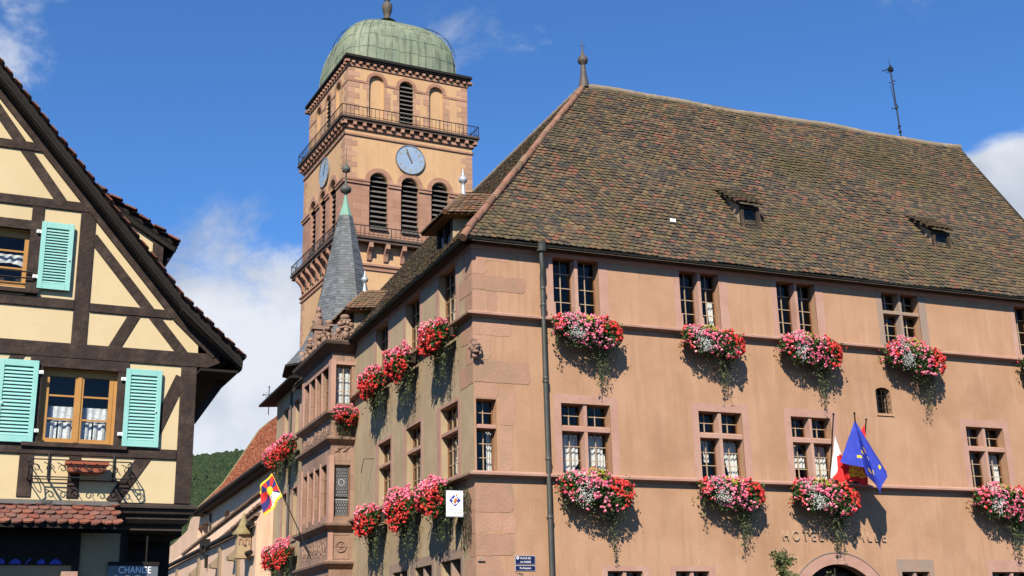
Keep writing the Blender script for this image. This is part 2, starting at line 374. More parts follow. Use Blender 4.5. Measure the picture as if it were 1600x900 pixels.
pinkF = mat('pink_petal', (.80, .16, .28), isl_cols=[(.82, .16, .28), (.85, .26, .38), (.80, .12, .25), (.88, .40, .48), (.80, .10, .20), (.86, .33, .42)], rough=.7, trans=.2)
redF = mat('red_petal', (.68, .035, .03), isl_cols=[(.74, .05, .04), (.66, .03, .03), (.80, .10, .07), (.76, .07, .08)], rough=.7, trans=.2)
whiteF = mat('white_petal', (.82, .82, .80), rough=.7, island=.12, trans=.2)
soil = mat('planter_box', (.05, .035, .025), rough=.9)
stem = mat('green_stem', (.07, .10, .03), rough=.8)
bark = mat('bark', (.10, .075, .055), rough=.9)
euB = mat('flag_blue', (.035, .06, .46), (.045, .075, .53), 4, .75, trans=.3)
flY = mat('flag_yellow', (.80, .58, .03), rough=.75, trans=.3)
flR = mat('flag_red', (.66, .03, .03), rough=.75, trans=.3)
flW = mat('flag_white', (.80, .80, .80), rough=.75, trans=.3)
flN = mat('flag_navy', (.05, .05, .22), rough=.75, trans=.25)
flG = mat('flag_green', (.03, .16, .10), rough=.75)
signW = mat('sign_white', (.80, .80, .80), rough=.4)
signB = mat('sign_navy', (.012, .02, .09), rough=.35)
logoB = mat('logo_blue', (.04, .06, .42), rough=.4)
logoR = mat('logo_red', (.60, .06, .03), rough=.4); logoO = mat('logo_orange', (.70, .26, .03), rough=.4)
signG = mat('sign_slate', (.16, .19, .22), rough=.5); greytxt = mat('grey_lettering', (.30, .30, .32), rough=.5)
shopB = mat('shop_blue', (.04, .07, .55), rough=.5)
cobble = mat('cobble', (.07, .06, .05), (.05, .044, .038), 6, .9, .6, 5)
hillM = mat('hill_ground', (.035, .06, .018), (.05, .07, .025), .05, 1)
treeM = mat('far_foliage', (.05, .1, .025), isl_cols=[(.032, .058, .022), (.045, .074, .025), (.026, .048, .02), (.058, .082, .03), (.038, .066, .027)], rough=.95, col2=(.02, .045, .014), scale=.55)

# ------------------------------------------------------------------ ground, hill
def ground():
    g = MB(); n = 24
    P = [(3000*math.cos(2*math.pi*i/n), 3000*math.sin(2*math.pi*i/n), 0) for i in range(n)]
    g.add(P, [list(range(n))]); o = g.build('ground', cobble, recalc=False); o['kind'] = 'structure'
ground()
def hill_z(x, y):
    t = max(0, min(1, (y-420)/420)); s = t*t*(3-2*t)
    return (136+9*math.sin(x*.012+.6)+.035*(x+190))*s + 9*noise.noise(Vector((x*.012, y*.012, 0)))*s
def hill():
    g = MB(); nx, ny = 60, 30; P = []
    for j in range(ny+1):
        for i in range(nx+1):
            x = -620+1100*i/nx; y = 420+560*j/ny; P.append((x, y, hill_z(x, y)-.5))
    g.add(P, [(j*(nx+1)+i, j*(nx+1)+i+1, (j+1)*(nx+1)+i+1, (j+1)*(nx+1)+i) for j in range(ny) for i in range(nx)], True)
    o = g.build('hill', hillM, recalc=False); o['kind'] = 'structure'
    f = MB(); rnd = random.Random(3)
    def crown(x, y, r):
        z = hill_z(x, y); h = r*rnd.uniform(.75, 1.15); nn = 7
        P = []; rows = ((.25, 0), (.8, .2), (1, .5), (.72, .85), (.3, 1.12))
        ph = rnd.random()*6
        for k, (rr, zz) in enumerate(rows):
            for j in range(nn):
                a = 2*math.pi*j/nn+ph+k*.4; q = r*rr*rnd.uniform(.72, 1.25)
                P.append((x+q*math.cos(a), y+q*math.sin(a), z+h*1.7*zz*rnd.uniform(.9, 1.1)))
        P.append((x, y, z+h*2.05)); fs = []
        for k in range(len(rows)-1):
            for j in range(nn): fs.append((k*nn+j, k*nn+(j+1) % nn, (k+1)*nn+(j+1) % nn, (k+1)*nn+j))
        fs += [((len(rows)-1)*nn+j, (len(rows)-1)*nn+(j+1) % nn, len(P)-1) for j in range(nn)]
        f.add(P, fs)
    for k in range(17000):
        near = k < 13000
        y = rnd.uniform(560, 900) if near else rnd.uniform(480, 900); x = y*rnd.uniform(-.31, -.17) if near else rnd.uniform(-420, 160)
        crown(x, y, rnd.uniform(1.3, 2.9) if near else rnd.uniform(1.8, 3.6))
    o = f.build('forest', treeM, recalc=False)
    o['kind'] = 'stuff'; tag(o, 'dense dark green forest covering the far hill', 'forest')
hill()

# ================================================================== TOWN HALL
TH0 = Vector((-.915, 26.984, 0))
hall = empty('town_hall', TH0, YH, 'apricot plastered stone town hall with steep brown tiled roof and mullioned windows', 'town hall')
S1, S2 = 5.28, 8.96                                   # string courses
ZE = 10.62
A_top = [(2.05, 3.26), (5.49, 6.62), (8.34, 9.53), (11.66, 12.88), (16.25, 17.45)]
A_mid = [(2.14, 3.40), (5.78, 7.0), (8.43, 9.63), (13.97, 15.24)]
A_gnd = [(3.15, 4.04), (4.9, 5.79), (11.34, 12.2), (14.22, 15.6)]
B_top = [(1.1, 2.35), (3.83, 5.05), (6.64, 7.86)]
B_mid = [(1.03, 2.28), (3.76, 4.97), (6.34, 7.55)]
B_gnd = [(.95, 2.3), (2.95, 4.25), (4.85, 6.1)]
WD = .27
def hall_walls():
    h = [(a, b, 9.2, ZE) for a, b in A_top] + [(a, b, 5.47, 7.08) for a, b in A_mid] + [(a, b, 1.7, 3.3) for a, b in A_gnd]
    h += [(.05, .54, 5.45, 7.07), (11.13, 11.6, 7.29, 7.86, .12), (8.135, 10.705, 0, 2.19, 1.285)]
    m = MB(FA); m.wall(0, 19, 0, 10.8, h, 0, WD); m.build('facade_wall', plasterA, hall)
    h = [(a, b, 9.2, ZE) for a, b in B_top] + [(a, b, 5.52, 7.22) for a, b in B_mid] + [(a, b, 1.7, 3.64) for a, b in B_gnd]
    m = MB(FB); m.wall(0, 17, 0, 10.8, h, 0, .25); m.build('facade_wall', plasterB, hall)
    m = MB()                                           # back walls and gables
    zA = lambda y: 10.75+(min(y, 8.6-y)+.3)*1.46
    m.wall(0, 8.6, 0, 1)  if False else None
    m.add([(19, 0, 0), (19, 8.6, 0), (19, 8.6, 10.8), (19, 4.3, 17.3), (19, 0, 10.8)], [(0, 1, 2, 3, 4)])
    m.add([(0, 17, 0), (10.5, 17, 0), (10.5, 17, 10.8), (5.24, 17, 17.3), (0, 17, 10.8)], [(0, 1, 2, 3, 4)])
    m.add([(10.5, 17, 0), (10.5, 8.6, 0), (10.5, 8.6, 10.8), (10.5, 17, 10.8)], [(0, 1, 2, 3)])
    m.add([(10.5, 8.6, 0), (19, 8.6, 0), (19, 8.6, 10.8), (10.5, 8.6, 10.8)], [(0, 1, 2, 3)])
    m.build('rear_wall', plasterA, hall)
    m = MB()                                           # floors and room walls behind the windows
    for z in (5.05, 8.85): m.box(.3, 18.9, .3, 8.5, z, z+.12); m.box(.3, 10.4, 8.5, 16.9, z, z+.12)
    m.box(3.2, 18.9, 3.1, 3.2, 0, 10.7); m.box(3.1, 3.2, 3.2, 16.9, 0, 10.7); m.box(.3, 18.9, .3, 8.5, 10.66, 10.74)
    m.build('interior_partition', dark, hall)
hall_walls()
def strings():
    prof = [(0, -.03), (.03, -.03), (.05, .0), (.17, .012), (.175, .055), (.04, .115), (0, .115)]
    for z in (S1+.06, S2+.03):
        for fr, L in ((FA, 19.0), (FB, 10.1)):
            m = MB(fr); n = len(prof)
            P = [(-d if True else 0, d, z+q) for d, q in prof] + [(L, d, z+q) for d, q in prof]
            m.add(P, [list(range(n)), list(range(n, 2*n))] + [(i, (i+1) % n, n+(i+1) % n, n+i) for i in range(n)])
            m.build('string_course', pink if fr is FA else oldstone, hall)
    for fr, L in ((FA, 19.0), (FB, 17.0)):             # stone band under the eave
        m = MB(fr); prof2 = [(0, 10.6), (.03, 10.62), (.06, 10.72), (.07, 10.86), (0, 10.86)]; n = 5
        P = [(-d, d, q) for d, q in prof2] + [(L, d, q) for d, q in prof2]
        m.add(P, [list(range(n)), list(range(n, 2*n))] + [(i, (i+1) % n, n+(i+1) % n, n+i) for i in range(n)])
        m.build('eave_cornice', pink if fr is FA else greystone, hall)
strings()
def quoins():
    rnd = random.Random(5)
    m = MB(FA)
    def blob(x0, x1, z0, z1, d):
        P = []; n = 5; r = .05
        base_ = [(x0, z0), (x1-r, z0), (x1, z0+r*2), (x1, z1-r*2), (x1-r, z1), (x0, z1)]; cs = []
        for (ax, az), (bx, bz) in zip(base_, base_[1:]+base_[:1]):
            k = max(1, int(math.hypot(bx-ax, bz-az)/.12)) if not (ax == x0 and bx == x0) else 1
            for q in range(k):
                x = ax+(bx-ax)*q/k; z = az+(bz-az)*q/k
                cs.append((x+(rnd.uniform(-.028, .022) if x > x0+.01 else 0), z+(rnd.uniform(-.012, .012) if x > x0+.01 else 0)))
        m.prism(cs, -.01, d)
    for x0, x1, z0, z1, d in ((0, .36, 10.0, 10.59, .006), (.375, .95, 10.35, 10.6, .004), (0, 1.32, 9.62, 9.98, .008), (0, .32, 9.07, 9.61, .005), (.34, .62, 9.1, 9.6, .003),
                              (0, .95, 8.55, 8.85, .006), (0, .42, 7.98, 8.54, .007), (0, 1.38, 7.45, 7.96, .009), (.02, .6, 7.1, 7.43, .005), (.62, .98, 6.5, 7.3, .007), (.6, .9, 5.46, 6.48, .006),
                              (0, .9, 4.55, 5.18, .008), (0, .34, 4.12, 4.54, .004), (.36, .62, 4.14, 4.54, .003), (.63, .95, 4.1, 4.5, .007), (0, .88, 3.62, 4.1, .008), (0, .6, 3.1, 3.6, .005), (.62, 1.1, 3.15, 3.27, .004),
                              (0, 1.0, 2.4, 3.08, .007), (0, .6, 1.7, 2.38, .006), (0, 1.1, .9, 1.68, .007), (0, .7, 0, .88, .006)):
        blob(x0, x1, z0, z1, d)
    m.build('corner_stones', pinkblock, hall)
    m = MB(FB)
    for x1, z0, z1, d in ((.62, 10.0, 10.58, .006), (.9, 9.55, 9.98, .008), (.5, 9.1, 9.53, .005), (.8, 8.4, 8.85, .007), (.5, 7.9, 8.38, .006), (.9, 7.42, 7.88, .008),
                          (.4, 4.6, 5.15, .006), (.75, 4.1, 4.58, .007), (.45, 3.6, 4.08, .005), (.7, 3.0, 3.58, .007), (.8, 0, 2.98, .006)): blob(0.01, x1, z0, z1, d)
    m.build('corner_stones', pinkblock, hall)
    m = MB(FA); m.prism([(.03, 3.5), (.2, 3.5), (.12, 3.62)], .0, .05); m.build('stone_bracket', greystone, hall)
quoins()
def casement(fr, name, u0, u1, z0, z1, par, d, nv, nh, curt=None, fw_=.028, wm=None, bm=None, bar=.0095):
    """timber sash filling one light: frame, glazing bars, panes"""
    wm = wm or wood
    m = par['c']; m.fr = fr; m.mi = 0
    for a, b, c, e in ((u0, u0+fw_, z0, z1), (u1-fw_, u1, z0, z1)): m.box(a, b, d, d+.05, c, e)
    for c, e in ((z0, z0+fw_), (z1-fw_, z1)): m.box(u0+fw_, u1-fw_, d+.001, d+.049, c, e)
    m.mi = 1
    for i in range(1, nv+1):
        u = u0+(u1-u0)*i/(nv+1); m.box(u-bar, u+bar, d+.012, d+.042, z0+fw_, z1-fw_)
    for i in range(1, nh+1):
        z = z0+(z1-z0)*i/(nh+1); m.box(u0+fw_, u1-fw_, d+.014, d+.039, z-bar*.9, z+bar*.9)
    g = par['g']; g.fr = fr
    # each pane sits slightly out of true, like old glass
    for i in range(nv+1):
        for j in range(nh+1):
            a = u0+fw_*.5+(u1-u0-fw_)*i/(nv+1); b = u0+fw_*.5+(u1-u0-fw_)*(i+1)/(nv+1)
            c = z0+fw_*.5+(z1-z0-fw_)*j/(nh+1); e = z0+fw_*.5+(z1-z0-fw_)*(j+1)/(nh+1)
            q = [random.uniform(-.004, .004) for _ in range(4)]
            g.add([(a, d+.025+q[0], c), (b, d+.025+q[1], c), (b, d+.025+q[2], e), (a, d+.025+q[3], e)], [(0, 1, 2, 3)])
def drape(m, u0, u1, z0, z1, d, waves=6, amp=.02, curve=0, scallop=0, tuck=0):
    n = 28; k = 6; P = []
    for j in range(k+1):
        t = j/k
        for i in range(n+1):
            s = i/n; w = (u1-u0)*(1-tuck*t)
            u = (u0 if curve >= 0 else u1)+(w*s if curve >= 0 else -w*s)
            zb = z0+scallop*(math.sin(math.pi*s)) ; z = z1+(zb-z1)*t
            P.append((u, d+amp*math.sin(s*waves*2*math.pi+.8*t)+.005*math.sin(s*37), z))
    m.add(P, [(j*(n+1)+i, j*(n+1)+i+1, (j+1)*(n+1)+i+1, (j+1)*(n+1)+i) for j in range(k) for i in range(n)], True)
def hall_window(fr, u0, u1, z0, z1, mull=None, trans=None, surround=None, nv=1, nh=3, sm=pink, sc_=0.0, curtains=(), deep=WD, splay=True, stop=None):
    """stone dressings as the window itself, with casements, panes and curtains as pieces of it"""
    m = MB(fr)
    if surround:
        a, b, c, e = surround
        pr = .007
        m.box(a, u0, -.02, pr, c, e); m.box(u1, b, -.02, pr, c, e); m.box(u0, u1, -.02, pr-.001, z1, e)
        if c < z0-.02: m.box(u0, u1, -.02, pr-.001, c, z0)
    mw = .085
    lights = [(u0, u1)]
    if mull:
        m.box(mull-mw/2, mull+mw/2, -deep+.06, -.03, z0, z1)
        m.prism([(mull-mw*.75, -deep+.06), (mull+mw*.75, -deep+.06), (mull+mw*.5, -.031), (mull-mw*.5, -.031)], z0, z1, 'z')
        if stop: m.box(mull-mw*.78, mull+mw*.78, -deep+.065, -.012, z0, z0+.24)
        lights = [(u0, mull-mw/2), (mull+mw/2, u1)]
    rows = [(z0, z1, nh)]
    if trans:
        t0, t1 = trans
        m.prism([(-deep+.06, t0), (-.02, t0), (-.02, t1-.03), (-.06, t1), (-deep+.06, t1)], u0, u1, 'u') if False else m.add(
            [(u, d, z) for u in (u0, u1) for d, z in ((-deep+.06, t0), (-.022, t0), (-.022, t1-.03), (-.07, t1), (-deep+.06, t1))],
            [(0, 1, 2, 3, 4), (5, 6, 7, 8, 9), (0, 1, 6, 5), (1, 2, 7, 6), (2, 3, 8, 7), (3, 4, 9, 8), (4, 0, 5, 9)])
        rows = [(z0, t0, nh), (t1, z1, 1)]
    if stop:
        for a, b in ((u0-.001, u0+.05),): m.box(a, b, -deep+.05, -.006, z0, z0+.3)
    m.box(u0, u1, -deep+.02, -deep+.055, z0-.03, z0+.012)
    win = m.build('window', sm, hall)
    p = {'c': MB(fr), 'g': MB(fr)}
    for a, b in lights:
        for c, e, k in rows: casement(fr, 'x', a+.004, b-.004, c+.012, e-.004, p, -deep+.0, nv, k)
    p['c'].build('casement', [wood, woodpale], win); p['g'].build('pane', glass, win, recalc=False)
    if curtains:
        q = MB(fr)
        for li, s0, s1, zz0, zz1, kw in curtains:
            a, b = lights[li]; drape(q, a+(b-a)*s0, a+(b-a)*s1, zz0, zz1, -deep-.10, **kw)
        q.build('curtain', curtain, win, recalc=False)
    return win
for i, (a, b) in enumerate(A_top):
    mu = (a+b)/2+.02
    ext = (a-.17, b+.24, 9.07, 10.6)
    cr_ = [(1, .68, 1.0, 9.2, 9.95, dict(waves=2, tuck=.3, curve=-1))] if i == 1 else [(0, 0, .25, 9.2, 9.7, dict(waves=1))] if i == 4 else []
    hall_window(FA, a, b, 9.2, ZE, mu, (10.02, 10.12) if i == 3 else None, ext, 1, 3 if i != 3 else 2, pink if i in (0, 1, 2) else greystone if i == 3 else pink, curtains=cr_, stop=i < 2)
for i, (a, b) in enumerate(A_mid):
    mu = (a+b)/2; dr = dict(waves=3, amp=.03)
    C = {0: [(0, .12, .95, 5.75, 6.4, dict(waves=4, scallop=-.22)), (0, .02, .3, 5.5, 5.9, dict(waves=1)), (1, .1, .9, 5.72, 6.4, dict(waves=4, scallop=-.2)), (1, .72, 1, 5.48, 6.0, dict(waves=2))],
         1: [(0, .05, .5, 5.5, 6.4, dict(waves=3, tuck=.55)), (0, .5, .75, 5.9, 6.4, dict(waves=2)), (1, .25, 1, 5.48, 6.4, dict(waves=4, tuck=.45, curve=-1)), (1, .02, .25, 5.48, 6.4, dict(waves=1))],
         2: [(0, 0, 1, 5.85, 6.2, dict(waves=5)), (0, .1, .6, 6.2, 6.42, dict(waves=3)), (1, .3, 1, 5.48, 6.4, dict(waves=4, tuck=.25, curve=-1))],
         3: [(0, 0, .45, 5.48, 6.4, dict(waves=3, tuck=.4)), (1, .05, .5, 5.48, 6.4, dict(waves=3, tuck=.2)), (1, .55, 1, 5.48, 6.4, dict(waves=3, tuck=.5, curve=-1))]}[i]
    hall_window(FA, a, b, 5.47, 7.08, mu, (6.44, 6.57), (a-.19, b+.2, 5.40, 7.28), 1, 2, pink, curtains=C)
for i, (a, b) in enumerate(A_gnd):
    hall_window(FA, a, b, 1.7, 3.3, (a+b)/2, None, (a-.14, b+.16, 1.6, 3.42 if i < 2 else 3.6), 1, 3, pink if i != 2 else greystone)
hall_window(FA, .05, .54, 5.45, 7.07, None, (6.41, 6.50), None, 1, 2, pink, curtains=[(0, .0, .3, 5.5, 6.4, dict(waves=2)), (0, .75, 1, 5.5, 6.4, dict(waves=2))])
for a, b in B_top: hall_window(FB, a, b, 9.2, ZE, None, None, (a-.16, b+.2, 9.07, 10.6), 3, 3, pink, deep=.23, curtains=[(0, .1, .9, 9.25, 9.9, dict(waves=4))])
for a, b in B_mid: hall_window(FB, a, b, 5.52, 7.22, None, (6.55, 6.66), (a-.16, b+.24, 5.42, 7.3), 3, 2, pink, deep=.23, curtains=[(0, .1, .9, 5.6, 6.5, dict(waves=4, amp=.03))])
for a, b in B_gnd: hall_window(FB, a, b, 1.7, 3.64, (a+b)/2+.05, None, (a-.16, b+.3, 1.6, 3.86), 1, 3, greystone)
def small_bits():
    # barred slit window
    m = MB(FA); m.box(11.0, 11.13, -.02, .004, 7.2, 8.0); m.box(11.6, 11.72, -.02, .004, 7.2, 8.0); m.box(11.1, 11.63, -WD, .03, 7.23, 7.29)
    w = m.build('window', plasterA, hall)
    b = MB(FA)
    for u in (11.22, 11.365, 11.51): b.tube([(u, -.06, 7.27), (u, -.06, 7.97)], .010, 5)
    for z in (7.43, 7.6, 7.77): b.tube([(11.12, -.055, z), (11.61, -.055, z)], .011, 5)
    b.build('iron_bars', iron, w)
    g = MB(FA); g.add([(11.13, -.24, 7.29), (11.6, -.24, 7.29), (11.6, -.24, 7.98), (11.13, -.24, 7.98)], [(0, 1, 2, 3)]); g.build('pane', glass, w, recalc=False)
    # arched doorway
    m = MB(FA); m.ring(9.42, 2.19, 1.285, 1.55, -.12, .03, 0, 180, 28); m.box(7.87, 8.135, -.12, .028, 0, 2.19); m.box(10.705, 10.97, -.12, .028, 0, 2.19)
    d = m.build('doorway', pink, hall)
    q = MB(FA); q.ring(9.42, 2.19, 1.555, 1.585, -.01, .045, 0, 180, 28); q.build('drip_moulding', greystone, d)
    q = MB(FA)
    for k in range(8):
        u = 8.15+k*.32; top = 2.19+math.sqrt(max(.02, 1.27**2-(abs(u+.15-9.42)+.12)**2)) if abs(u+.15-9.42) < 1.15 else 2.3
        q.box(u, u+.305, -.5, -.44, 0, top)
    q.build('door_leaf', oldwood, d)
    # lettering
    m = text_mesh('HOTEL DE VILLE', .335, 'lettering', mat('letter_plaster', (.58, .42, .28), (.52, .36, .24), 8, .9), hall, (9.41, .021, 4.03), FA, .02, 'CENTER', 1.62, .81)
    # carved head on the corner
    h = MB(); c = (.0, -.10, 8.2)
    h.ball(c, .13, 10, (.85, 1.0, 1.15)); h.ball((.0, -.2, 8.27), .075, 8, (1.5, .6, .5)); h.ball((.0, -.23, 8.2), .04, 6, (.7, 1, 1.3)); h.ball((.0, -.19, 8.1), .07, 8, (1.2, .9, .6))
    h.ball((-.06, -.21, 8.23), .025, 6); h.ball((.055, -.21, 8.23), .025, 6); h.ball((-.11, -.06, 8.24), .06, 6, (.6, 1, 1.4)); h.ball((.13, -.1, 8.2), .065, 8, (.7, 1, 1.7)); h.ball((.10, -.17, 8.07), .05, 6)
    h.ball((.0, -.12, 8.02), .09, 8, (.9, .7, .8)); h.box(-.05, .06, -.1, .02, 8.28, 8.42)
    h.build('carved_head', oldstone, hall, weld=False)
    # window in the corner: iron stay
    m = MB(FB); m.tube([(7.95, .0, 6.9), (7.95, .3, 6.88), (8.05, .34, 6.5)], .012, 5); m.build('iron_stay', iron, hall)
small_bits()
def hall_roof():
    za = 1.4689; zb = 1.2185
    E0 = (-.33, -.33, 10.72); pk = (5.24, 4.3, 17.50); pr = (19.2, 4.3, 17.53); pb = (5.24, 17.1, 17.50)
    m = MB(); dz = -.05
    V = [(-.3, -.3, 10.75+dz), (19.25, -.3, 10.75+dz), (19.2, 4.3, 17.5+dz), (5.24, 4.3, 17.5+dz), (-.3, 17.1, 10.75+dz), (5.24, 17.1, 17.5+dz), (19.25, 8.9, 10.75+dz), (10.78, 8.9, 10.75+dz), (10.78, 17.1, 10.75+dz)]
    m.add(V, [(0, 1, 2, 3), (0, 3, 5, 4), (2, 6, 7, 3), (3, 7, 8, 5)])
    rf = m.build('roof', underlay, hall, recalc=False)
    t = MB(); ev = Vector((0, 4.6, 6.757)); L = ev.length
    random.seed(11)
    tiles(t, (0, -.30, 10.78), (1, 0, 0), ev, [(-.25, 0), (19.28, 0), (19.24, L), (5.24, L)], .17, .135)
    ev = Vector((5.54, 0, 6.75)); L2 = ev.length
    tiles(t, (-.30, 0, 10.78), (0, 1, 0), ev, [(-.25, 0), (17.1, 0), (17.1, L2), (4.3, L2)], .17, .14)
    t.build('tile_covering', tileM, rf, recalc=False)
    # hip and ridge tiles
    h = MB(); rnd = random.Random(2)
    a = Vector((-.36, -.36, 10.70)); b = Vector(pk); n = 24
    for i in range(n):
        p = a.lerp(b, i/n); q = a.lerp(b, (i+1.12)/n); up_ = Vector((0, 0, .05))
        j = Vector((rnd.uniform(-.01, .01), rnd.uniform(-.01, .01), rnd.uniform(-.01, .01)))
        h.tube([p+up_*.6+j, q+up_+j], .105, 8, .085)
    h.build('hip_tiles', hipM, rf)
    h = MB()
    for i in range(36):
        x = 5.3+i*.388; zz = 17.52+.03*math.sin(i*.37)+.015*math.sin(i*.9)+rnd.uniform(-.005, .005); z2 = 17.52+.03*math.sin((i+1)*.37)+.015*math.sin((i+1)*.9)
        h.tube([(x, 4.3, zz), (x+.40, 4.3, z2+.006)], .115, 8, .122)
    for i in range(33): h.tube([(5.24, 4.4+i*.39, 17.52), (5.24, 4.4+i*.39+.41, 17.53)], .10, 8, .115)
    h.build('ridge_tiles', mat('ridge_tile', (.36, .29, .21), (.27, .215, .14), 6, .95, .5, 30, island=.12), rf)
    m = MB(); m.box(19.22, 19.30, -.3, 8.9, 10.4, 10.5)
    for s_ in (0, 1):
        y0, y1 = ((-.36, 4.3), (8.96, 4.3))[s_]
        m.add([(x, y, z) for x in (19.2, 19.26) for y, z in ((y0, 10.62), (y1, 17.45), (y1, 17.6), (y0, 10.75))], [(0, 1, 2, 3), (4, 5, 6, 7), (0, 1, 5, 4), (1, 2, 6, 5), (2, 3, 7, 6), (3, 0, 4, 7)])
    for s_ in (0, 1):
        x0, x1 = ((-.36, 5.24), (10.84, 5.24))[s_]
        m.add([(x, y, z) for y in (17.08, 17.16) for x, z in ((x0, 10.62), (x1, 17.45), (x1, 17.6), (x0, 10.75))], [(0, 1, 2, 3), (4, 5, 6, 7), (0, 1, 5, 4), (1, 2, 6, 5), (2, 3, 7, 6), (3, 0, 4, 7)])
    m.build('verge_board', oldwood, rf)
    # finial
    f = MB(); f.lathe([(.16, 17.5), (.15, 17.62), (.10, 17.9), (.075, 18.2), (.06, 18.26), (.135, 18.31), (.165, 18.4), (.13, 18.5), (.07, 18.54), (.05, 18.62), (.02, 18.75), (.012, 19.0)], (5.25, 4.3), 10)
    f.tube([(5.15, 4.3, 18.86), (5.35, 4.3, 18.86)], .009, 5); f.tube([(5.25, 4.3, 19.0), (5.2, 4.3, 19.1)], .008, 5); f.build('roof_finial', mat('finial_zinc', (.10, .09, .085), (.16, .12, .10), 5, .6), hall)
    # eave gutters and soffit
    for fr, L, nm in ((FA, 19.2, 0), (FB, 17.0, 1)):
        m = MB(fr); P = []
        for u in (-.4, L):
            for k in range(7):
                a_ = R(180+180*k/6); P.append((u, .235+.085*math.cos(a_), 10.78+.085*math.sin(a_)))
            for k in range(7):
                a_ = R(360-180*k/6); P.append((u, .235+.073*math.cos(a_), 10.78+.073*math.sin(a_)))
        n = 14; m.add(P, [list(range(n)), list(range(n, 2*n))]+[(i, (i+1) % n, n+(i+1) % n, n+i) for i in range(n)])
        k = 0
        while k < L:
            m.tube([(k, .235+.092*math.cos(R(180+180*j/6)), 10.78+.092*math.sin(R(180+180*j/6))) for j in range(7)], .008, 4); k += .9
        m.build('gutter', darkmetal, hall)
        m = MB(fr); m.box(-.2, L, .0, .20, 10.70, 10.735); m.build('soffit', oldwood, hall)
    p = MB(); p.lathe([(.11, 10.62), (.125, 10.7), (.13, 10.86), (.135, 10.87)], (1.66, -.235), 12)
    p.tube([(1.66, -.235, 10.68), (1.66, -.235, 10.42), (1.67, -.23, 10.32), (1.69, -.2, 10.14), (1.70, -.14, 10.02), (1.71, -.13, 9.7), (1.72, -.13, 4), (1.72, -.13, 0)], .056, 12)
    for z in (9.75, 9.35, 7.6, 7.52, 5.75, 4.45, 2.6): p.lathe([(.056, z-.04), (.068, z-.03), (.068, z+.03), (.056, z+.04)], (1.72, -.13), 12)
    for z in (9.35, 7.56, 4.45, 2.6): p.box(1.69, 1.75, -.10, .0, z-.015, z+.015)
    p.build('drainpipe', pipeM, hall)
    # small white roof vent
    v = MB(); v.box(5.68, 5.84, .56, .66, 12.10, 12.19); v.build('roof_vent', whitepaint, rf)
    # shed dormers of the front slope
    for u0, u1 in ((7.93, 8.5), (14.34, 14.94)):
        yf = .72; zs = 12.25; zt = 12.86
        m = MB()
        yb = 1.55; zr = 10.75+(yb+.3)*za
        m.add([(u0, yf, zs-.3), (u0, yf, zt), (u0, yb, zr), (u0, .5, zs-.3)], [(0, 1, 2, 3)]); m.add([(u1, yf, zs-.3), (u1, yf, zt), (u1, yb, zr), (u1, .5, zs-.3)], [(0, 1, 2, 3)])
        m.box(u0, u1, yf+.0, yf+.05, zs-.05, zs+.04)
        dm = m.build('dormer', mat('dormer_cheek', (.48, .36, .24), (.35, .26, .18), 5, .9) if 'dormer_cheek' not in MATS else MATS['dormer_cheek'], hall)
        f = MB(); f.box(u0-.01, u0+.09, yf-.03, yf+.04, zs, zt); f.box(u1-.09, u1+.01, yf-.03, yf+.04, zs, zt); f.box(u0, u1, yf-.029, yf+.039, zt-.07, zt+.01); f.box(u0, u1, yf-.05, yf+.039, zs-.04, zs+.04)
        f.build('frame', oldwood, dm)
        g = MB(); g.add([(u0+.09, yf+.01, zs), (u1-.09, yf+.01, zs), (u1-.09, yf+.01, zt), (u0+.09, yf+.01, zt)], [(0, 1, 2, 3)]); g.build('pane', glass, dm, recalc=False)
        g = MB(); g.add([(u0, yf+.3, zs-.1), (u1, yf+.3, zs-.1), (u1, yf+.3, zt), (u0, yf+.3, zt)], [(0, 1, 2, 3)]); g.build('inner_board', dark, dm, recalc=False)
        r = MB(); ev = Vector((0, yb-yf+.15, zr-zt+.05)); 
        r.add([(u0-.1, yf-.15, zt-.0), (u1+.1, yf-.15, zt-.0), (u1+.1, yb+.1, zr+.06), (u0-.1, yb+.1, zr+.06), (u0-.1, yf-.15, zt+.05), (u1+.1, yf-.15, zt+.05), (u1+.1, yb+.1, zr+.1), (u0-.1, yb+.1, zr+.1)], [(0, 1, 2, 3), (4, 5, 6, 7), (0, 1, 5, 4), (1, 2, 6, 5), (2, 3, 7, 6), (3, 0, 4, 7)])
        tiles(r, (0, yf-.18, zt+.055), (1, 0, 0), ev, [(u0-.12, 0), (u1+.12, 0), (u1+.12, ev.length), (u0-.12, ev.length)], .17, .135, sag=0)
        r.build('dormer_roof', tileM, dm, recalc=False)
    # hipped dormers of the side slope, each with a zinc finial
    for y0, y1 in ((1.6, 2.75), (10.75, 11.95)):
        xf = .12; zs = 11.1; zt = 12.02; yc = (y0+y1)/2; xb = 1.5
        m = MB()
        for y in (y0, y1): m.add([(xf, y, zs-.1), (xf, y, zt), ((zt-10.75)/zb-.3, y, zt)], [(0, 1, 2)])
        m.box(xf-.02, xf+.06, y0, y1, zs, zs+.16)
        dm = m.build('dormer', MATS['dormer_cheek'] if y0 > 5 else plasterB, hall)
        f = MB()
        for y in (y0+.01, yc-.05, y1-.11): f.box(xf-.03, xf+.07, y, y+.1, zs, zt)
        f.box(xf-.028, xf+.068, y0, y1, zt-.12, zt-.001); f.build('frame', oldwood, dm)
        g = MB(); g.add([(xf+.02, y0, zs), (xf+.02, y1, zs), (xf+.02, y1, zt), (xf+.02, y0, zt)], [(0, 1, 2, 3)]); g.build('pane', glass, dm, recalc=False)
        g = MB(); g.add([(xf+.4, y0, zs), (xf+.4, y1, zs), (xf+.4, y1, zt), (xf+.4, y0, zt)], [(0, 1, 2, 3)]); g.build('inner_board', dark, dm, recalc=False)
        r = MB(); o = .32; zr = 12.72; xa = .62
